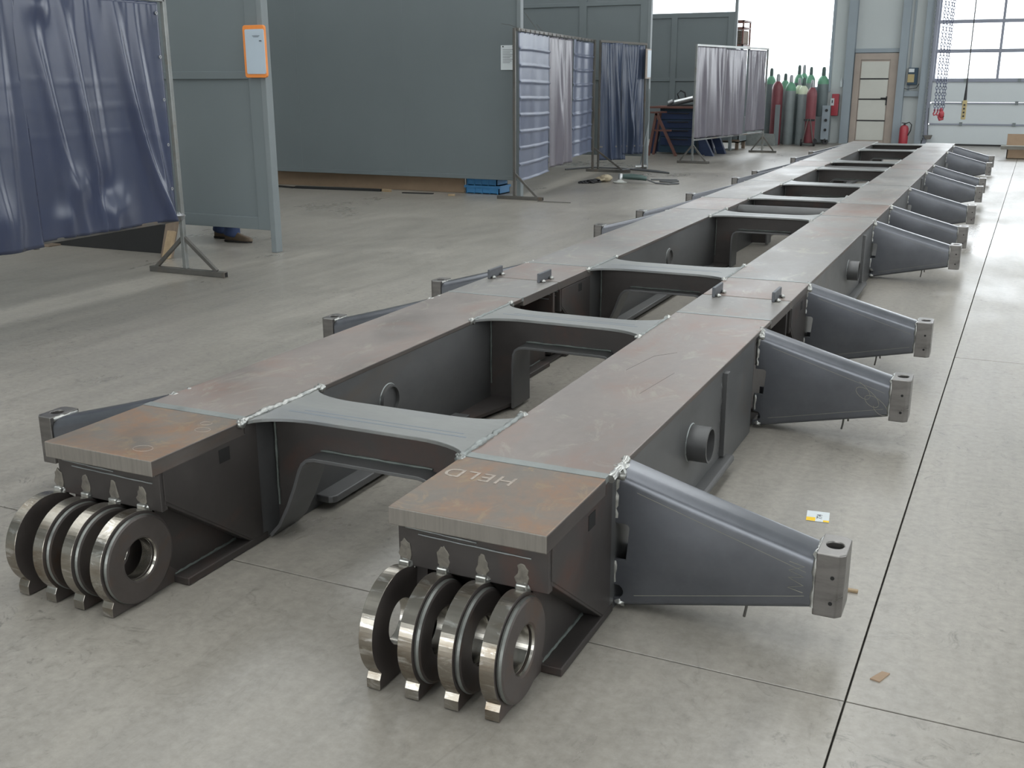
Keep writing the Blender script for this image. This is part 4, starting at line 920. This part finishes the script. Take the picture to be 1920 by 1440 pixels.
for s_ in (-.09, .14): MB().pipe((x+s_, 23.72, .06), (x+s_+.03, 23.62, .06), .06, .02, 16).build('castor', 'rubber', pd)
tag(MB().box(ony(1452, 250, 23.1).x, ony(1461, 250, 23.1).x, 23.02, 23.04, .0, .82).build('metal_sheet', 'panelpost', bevel=.004), 'narrow pale sheet leaning in front of the maroon cylinder by the screen', 'sheet')
tag(MB().prism([(ony(1386, 262, 22.6).x, 0.003), (ony(1450, 262, 22.6).x, .003), (ony(1452, 260, 22.6).x, .05), (ony(1449, 250, 22.6).x, .24), (ony(1386, 250, 22.6).x, .25)], 'y', 22.75, 22.78).build('leaning_sheet', 'seam'), 'pale green-grey sheet standing on the floor beyond the violet screen', 'sheet')
# fire point
fs = thing('extinguisher_cabinet', 'red extinguisher cover with a white label hanging on the wall below the window sill', 'cabinet', (-3.62, 24.2, .57))
a = px(1559, 176, 24.22); b = px(1568, 217, 24.22)
MB().box(a.x+.02, b.x+.03, 24.18, 24.295, b.z, a.z).build('cover', 'redpaint', fs, bevel=.012)
MB().box(a.x+.0, a.x+.075, 24.17, 24.18, a.z-.24, a.z-.09).build('label_sheet', 'paper', fs)
MB().box(a.x+.025, a.x+.05, 24.167, 24.171, a.z-.19, a.z-.13).build('print', 'ink', fs)
bo = px(1577.5, 155, 24.2)
tag(MB().lathe([(.03, 1.171), (.032, 1.18), (.032, 1.29), (.012, 1.32), (.012, 1.36)], (bo.x, 24.26, 0), 12).build('spray_bottle', 'paper', smooth=40), 'small white bottle standing on the window sill rail', 'bottle')
x = px(1694, 255, 23.95).x
ex = thing('fire_extinguisher', 'red fire extinguisher with a black hose standing by the wall near the gate', 'fire extinguisher', (x, 23.95, 0))
MB().lathe([(.085, 0), (.09, .02), (.09, .34), (.07, .39), (.03, .41)], (x, 23.95, 0), 18).build('tank', 'redpaint', ex, smooth=40)
MB().lathe([(.022, .40), (.022, .44)], (x, 23.95, 0), 10).bar((x-.06, 23.95, .455), (x+.05, 23.95, .445), .02, .014).build('valve', 'rubber', ex)
MB().tube([(x+.02, 23.95, .44), (x+.09, 23.93, .47), (x+.14, 23.92, .42), (x+.13, 23.92, .30), (x+.085, 23.91, .20)], .011, 8).build('hose', 'rubber', ex, smooth=60)
# control box with cable on the wall
a = px(1704, 127, 24.2); b = px(1717, 159, 24.2)
cb_ = thing('control_box', 'yellow and dark control box with a looping cable on the wall beside the gate', 'control box', (a.x, 24.2, b.z))
MB().box(a.x, b.x+.02, 24.16, 24.285, b.z, a.z).build('housing', 'tealpaint', cb_, bevel=.008)
MB().box(a.x+.0, b.x-.04, 24.15, 24.16, b.z+.05, b.z+.21).build('front_plate', 'yellowbox', cb_)
MB().box(a.x+.01, b.x-.05, 24.15, 24.16, a.z-.09, a.z-.02).build('display', 'paper', cb_)
k = a.x-.11
MB().tube([(k+.04, 24.2, 3.4), (k+.01, 24.2, a.z+.06)], .008, 6).tube([(k+.01, 24.2, a.z+.08), (k+.01, 24.2, a.z-.12)], .028, 10).tube([(k, 24.2, a.z-.12), (k-.02, 24.2, b.z+.1), (k+.03, 24.2, b.z-.06), (k+.12, 24.2, b.z-.09), (k+.3, 24.2, b.z-.06), (k+.34, 24.2, b.z+.02)], .007, 6).build('cable', 'rubber', cb_, smooth=60)
MB().box(k-.09, k+.05, 24.19, 24.21, b.z+.14, b.z+.17).build('cable_hook', 'orangerust', cb_)
sw = px(1740, 258, 24.15)
sh_ = thing('wall_tray', 'small dark tray hanging on a wire at the foot of the gate', 'tray', (sw.x, 24.1, .2))
MB().prism([(sw.x-.08, sw.z+.05), (sw.x+.08, sw.z+.05), (sw.x+.05, sw.z-.03), (sw.x-.05, sw.z-.03)], 'y', 24.05, 24.2).build('tray_body', 'tube', sh_, bevel=.004)
MB().tube([(sw.x-.01, 24.18, sw.z+.05), (sw.x-.04, 24.18, sw.z+.35), (sw.x-.05, 24.18, sw.z+.6)], .006, 6).build('hanger_wire', 'rubber', sh_)

# ------------------------------------------------------------------ overhead crane with chains and pendant
cr_ = thing('overhead_crane', 'grey overhead crane girder spanning the hall below the roof', 'crane', (-2, 18, 5.6))
MB().box(HX0+.05, HX1-.05, 17.8, 18.2, 5.75, 6.3).build('girder', 'column', cr_, bevel=.01)
MB().box(-1.5, -.5, 17.7, 18.3, 5.45, 5.75).build('hoist', 'yellowbox', cr_, bevel=.02)
for i, (u, hook) in enumerate(((1752.5, 1), (1758.5, 1), (1764.5, 2), (1768.5, 0))):
    yc = 17.82+.12*i; p = ony(u, 205, yc)
    t = thing('lifting_chain', ['thin lifting chain ending in a small red hook, outermost of the hanging chains', 'lifting chain with a small red hook between its neighbours', 'lifting chain ending in the large red hook', 'plain fall of lifting chain running down into the large red hook'][i], 'chain', (p.x, yc, p.z), 'hanging lifting chains')
    mb = MB(); z = p.z
    k = 0; lean = .0
    while z < 5.40:
        c = Vector((p.x+(z-p.z)*lean, yc, z))
        link(mb, c, Vector((lean, 0, 1)), Vector((1, 0, 0)) if k % 2 else Vector((0, 1, 0)), .058, .032, .0055); z += .045; k += 1
    mb.build('chain_links', 'chain', t)
    if hook:
        s_ = .7 if hook == 1 else 1.25
        hp = [(p.x, yc, p.z+.0), (p.x, yc, p.z-.05*s_), (p.x-.02*s_, yc, p.z-.09*s_), (p.x-.005*s_, yc, p.z-.125*s_), (p.x+.03*s_, yc, p.z-.115*s_), (p.x+.04*s_, yc, p.z-.08*s_)]
        MB().tube(hp, [.014*s_, .016*s_, .016*s_, .018*s_, .015*s_, .008*s_], 10).build('hook', 'redpaint', t, smooth=60)
        MB().blob((p.x, yc, p.z-.01), (.022*s_, .018*s_, .03*s_), 2, .05).build('hook_eye', 'redpaint', t, smooth=60)
        if hook == 2: MB().blob((p.x+.01, yc, p.z-.075), (.045, .03, .06), 2, .05).build('hook_block', 'redpaint', t, smooth=60)
p = ony(1808, 188, 18.); q = ony(1805.5, 224, 18.)
pt = thing('pendant_control', 'yellow crane pendant control hanging on a black cable in front of the gate', 'pendant control', (q.x, 18, q.z))
MB().box(q.x-.032, q.x+.032, 17.965, 18.035, q.z, p.z).build('handset', 'yellowbox', pt, bevel=.008)
for i in range(4): MB().tube([(q.x, 17.955, q.z+.05+.055*i), (q.x, 17.966, q.z+.05+.055*i)], .014, 10).build('push_button', 'rubber', pt)
MB().tube([(q.x, 18, p.z), (q.x, 18, p.z+.20), (q.x, 18, p.z+.40), (q.x, 18, 5.45)], [.024, .013, .008, .008], 10).build('cable', 'rubber', pt, smooth=60)

# cardboard box and plank at the right
a = ony(1886, 296, 20.6)
cbx = thing('cardboard_box', 'open brown cardboard box with pale flaps on the floor near the gate', 'box', (a.x+.4, 20.9, 0))
MB().box(a.x, a.x+.8, 20.6, 20.615, 0, .17).box(a.x, a.x+.8, 21.185, 21.2, 0, .17).box(a.x, a.x+.015, 20.6, 21.2, 0, .17).box(a.x+.785, a.x+.8, 20.6, 21.2, 0, .17).box(a.x, a.x+.8, 20.6, 21.2, 0, .01).build('body', 'cardboard', cbx)
MB().prism([(20.60, .17), (20.44, .235), (20.44, .225), (20.60, .155)], 'x', a.x-.10, a.x+.8).build('flap', 'cardwhite', cbx)
MB().prism([(21.2, .17), (21.26, .38), (21.25, .39), (21.185, .17)], 'x', a.x-.02, a.x+.8).build('flap', 'cardboard', cbx)

# ------------------------------------------------------------------ litter on the near floor
c = onz(1533, 969)
tg = thing('price_tag', 'small white paper tag with yellow patches and black figures lying on the floor', 'paper tag', (c.x, c.y, 0)); tg.rotation_euler = (0, 0, .12)
MB().box(-.034, .036, -.042, .042, .0006, .0016).build('card', 'paper', tg, local=True)
MB().box(-.034, -.006, -.042, -.012, .0016, .0020).build('yellow_patch', 'yellow', tg, local=True)
MB().box(.018, .036, -.042, -.028, .0016, .0020).build('yellow_patch', 'yellow', tg, local=True)
cu_ = bpy.data.curves.new('tag_digits', 'FONT'); cu_.body = '774'; cu_.size = .024; cu_.extrude = .0003
to = bpy.data.objects.new('tag_digits', cu_); COL.objects.link(to); me = evaluated(to); bpy.data.objects.remove(to)
to = bpy.data.objects.new('tag_figures', me); COL.objects.link(to); me.materials.clear(); me.materials.append(M['ink']); to.parent = tg; to.location = (.014, -.02, .0019); to.rotation_euler = (0, 0, PI*.5)
c = onz(1648, 1269)
tag(MB().prism([(c.x-.018, c.y-.02), (c.x+.004, c.y-.026), (c.x+.022, c.y+.022), (c.x+.004, c.y+.024)], 'z', .0, .003).build('cardboard_scrap', 'cardboard'), 'torn brown cardboard scrap on the floor beside the long floor joint', 'scrap')
c = onz(1600, 1110)
tag(MB().box(c.x-.03, c.x+.012, c.y-.006, c.y+.006, 0, .008).build('wood_chip', 'wood', bevel=.002), 'small pale wood chip on the floor behind the front bracket tip', 'scrap')
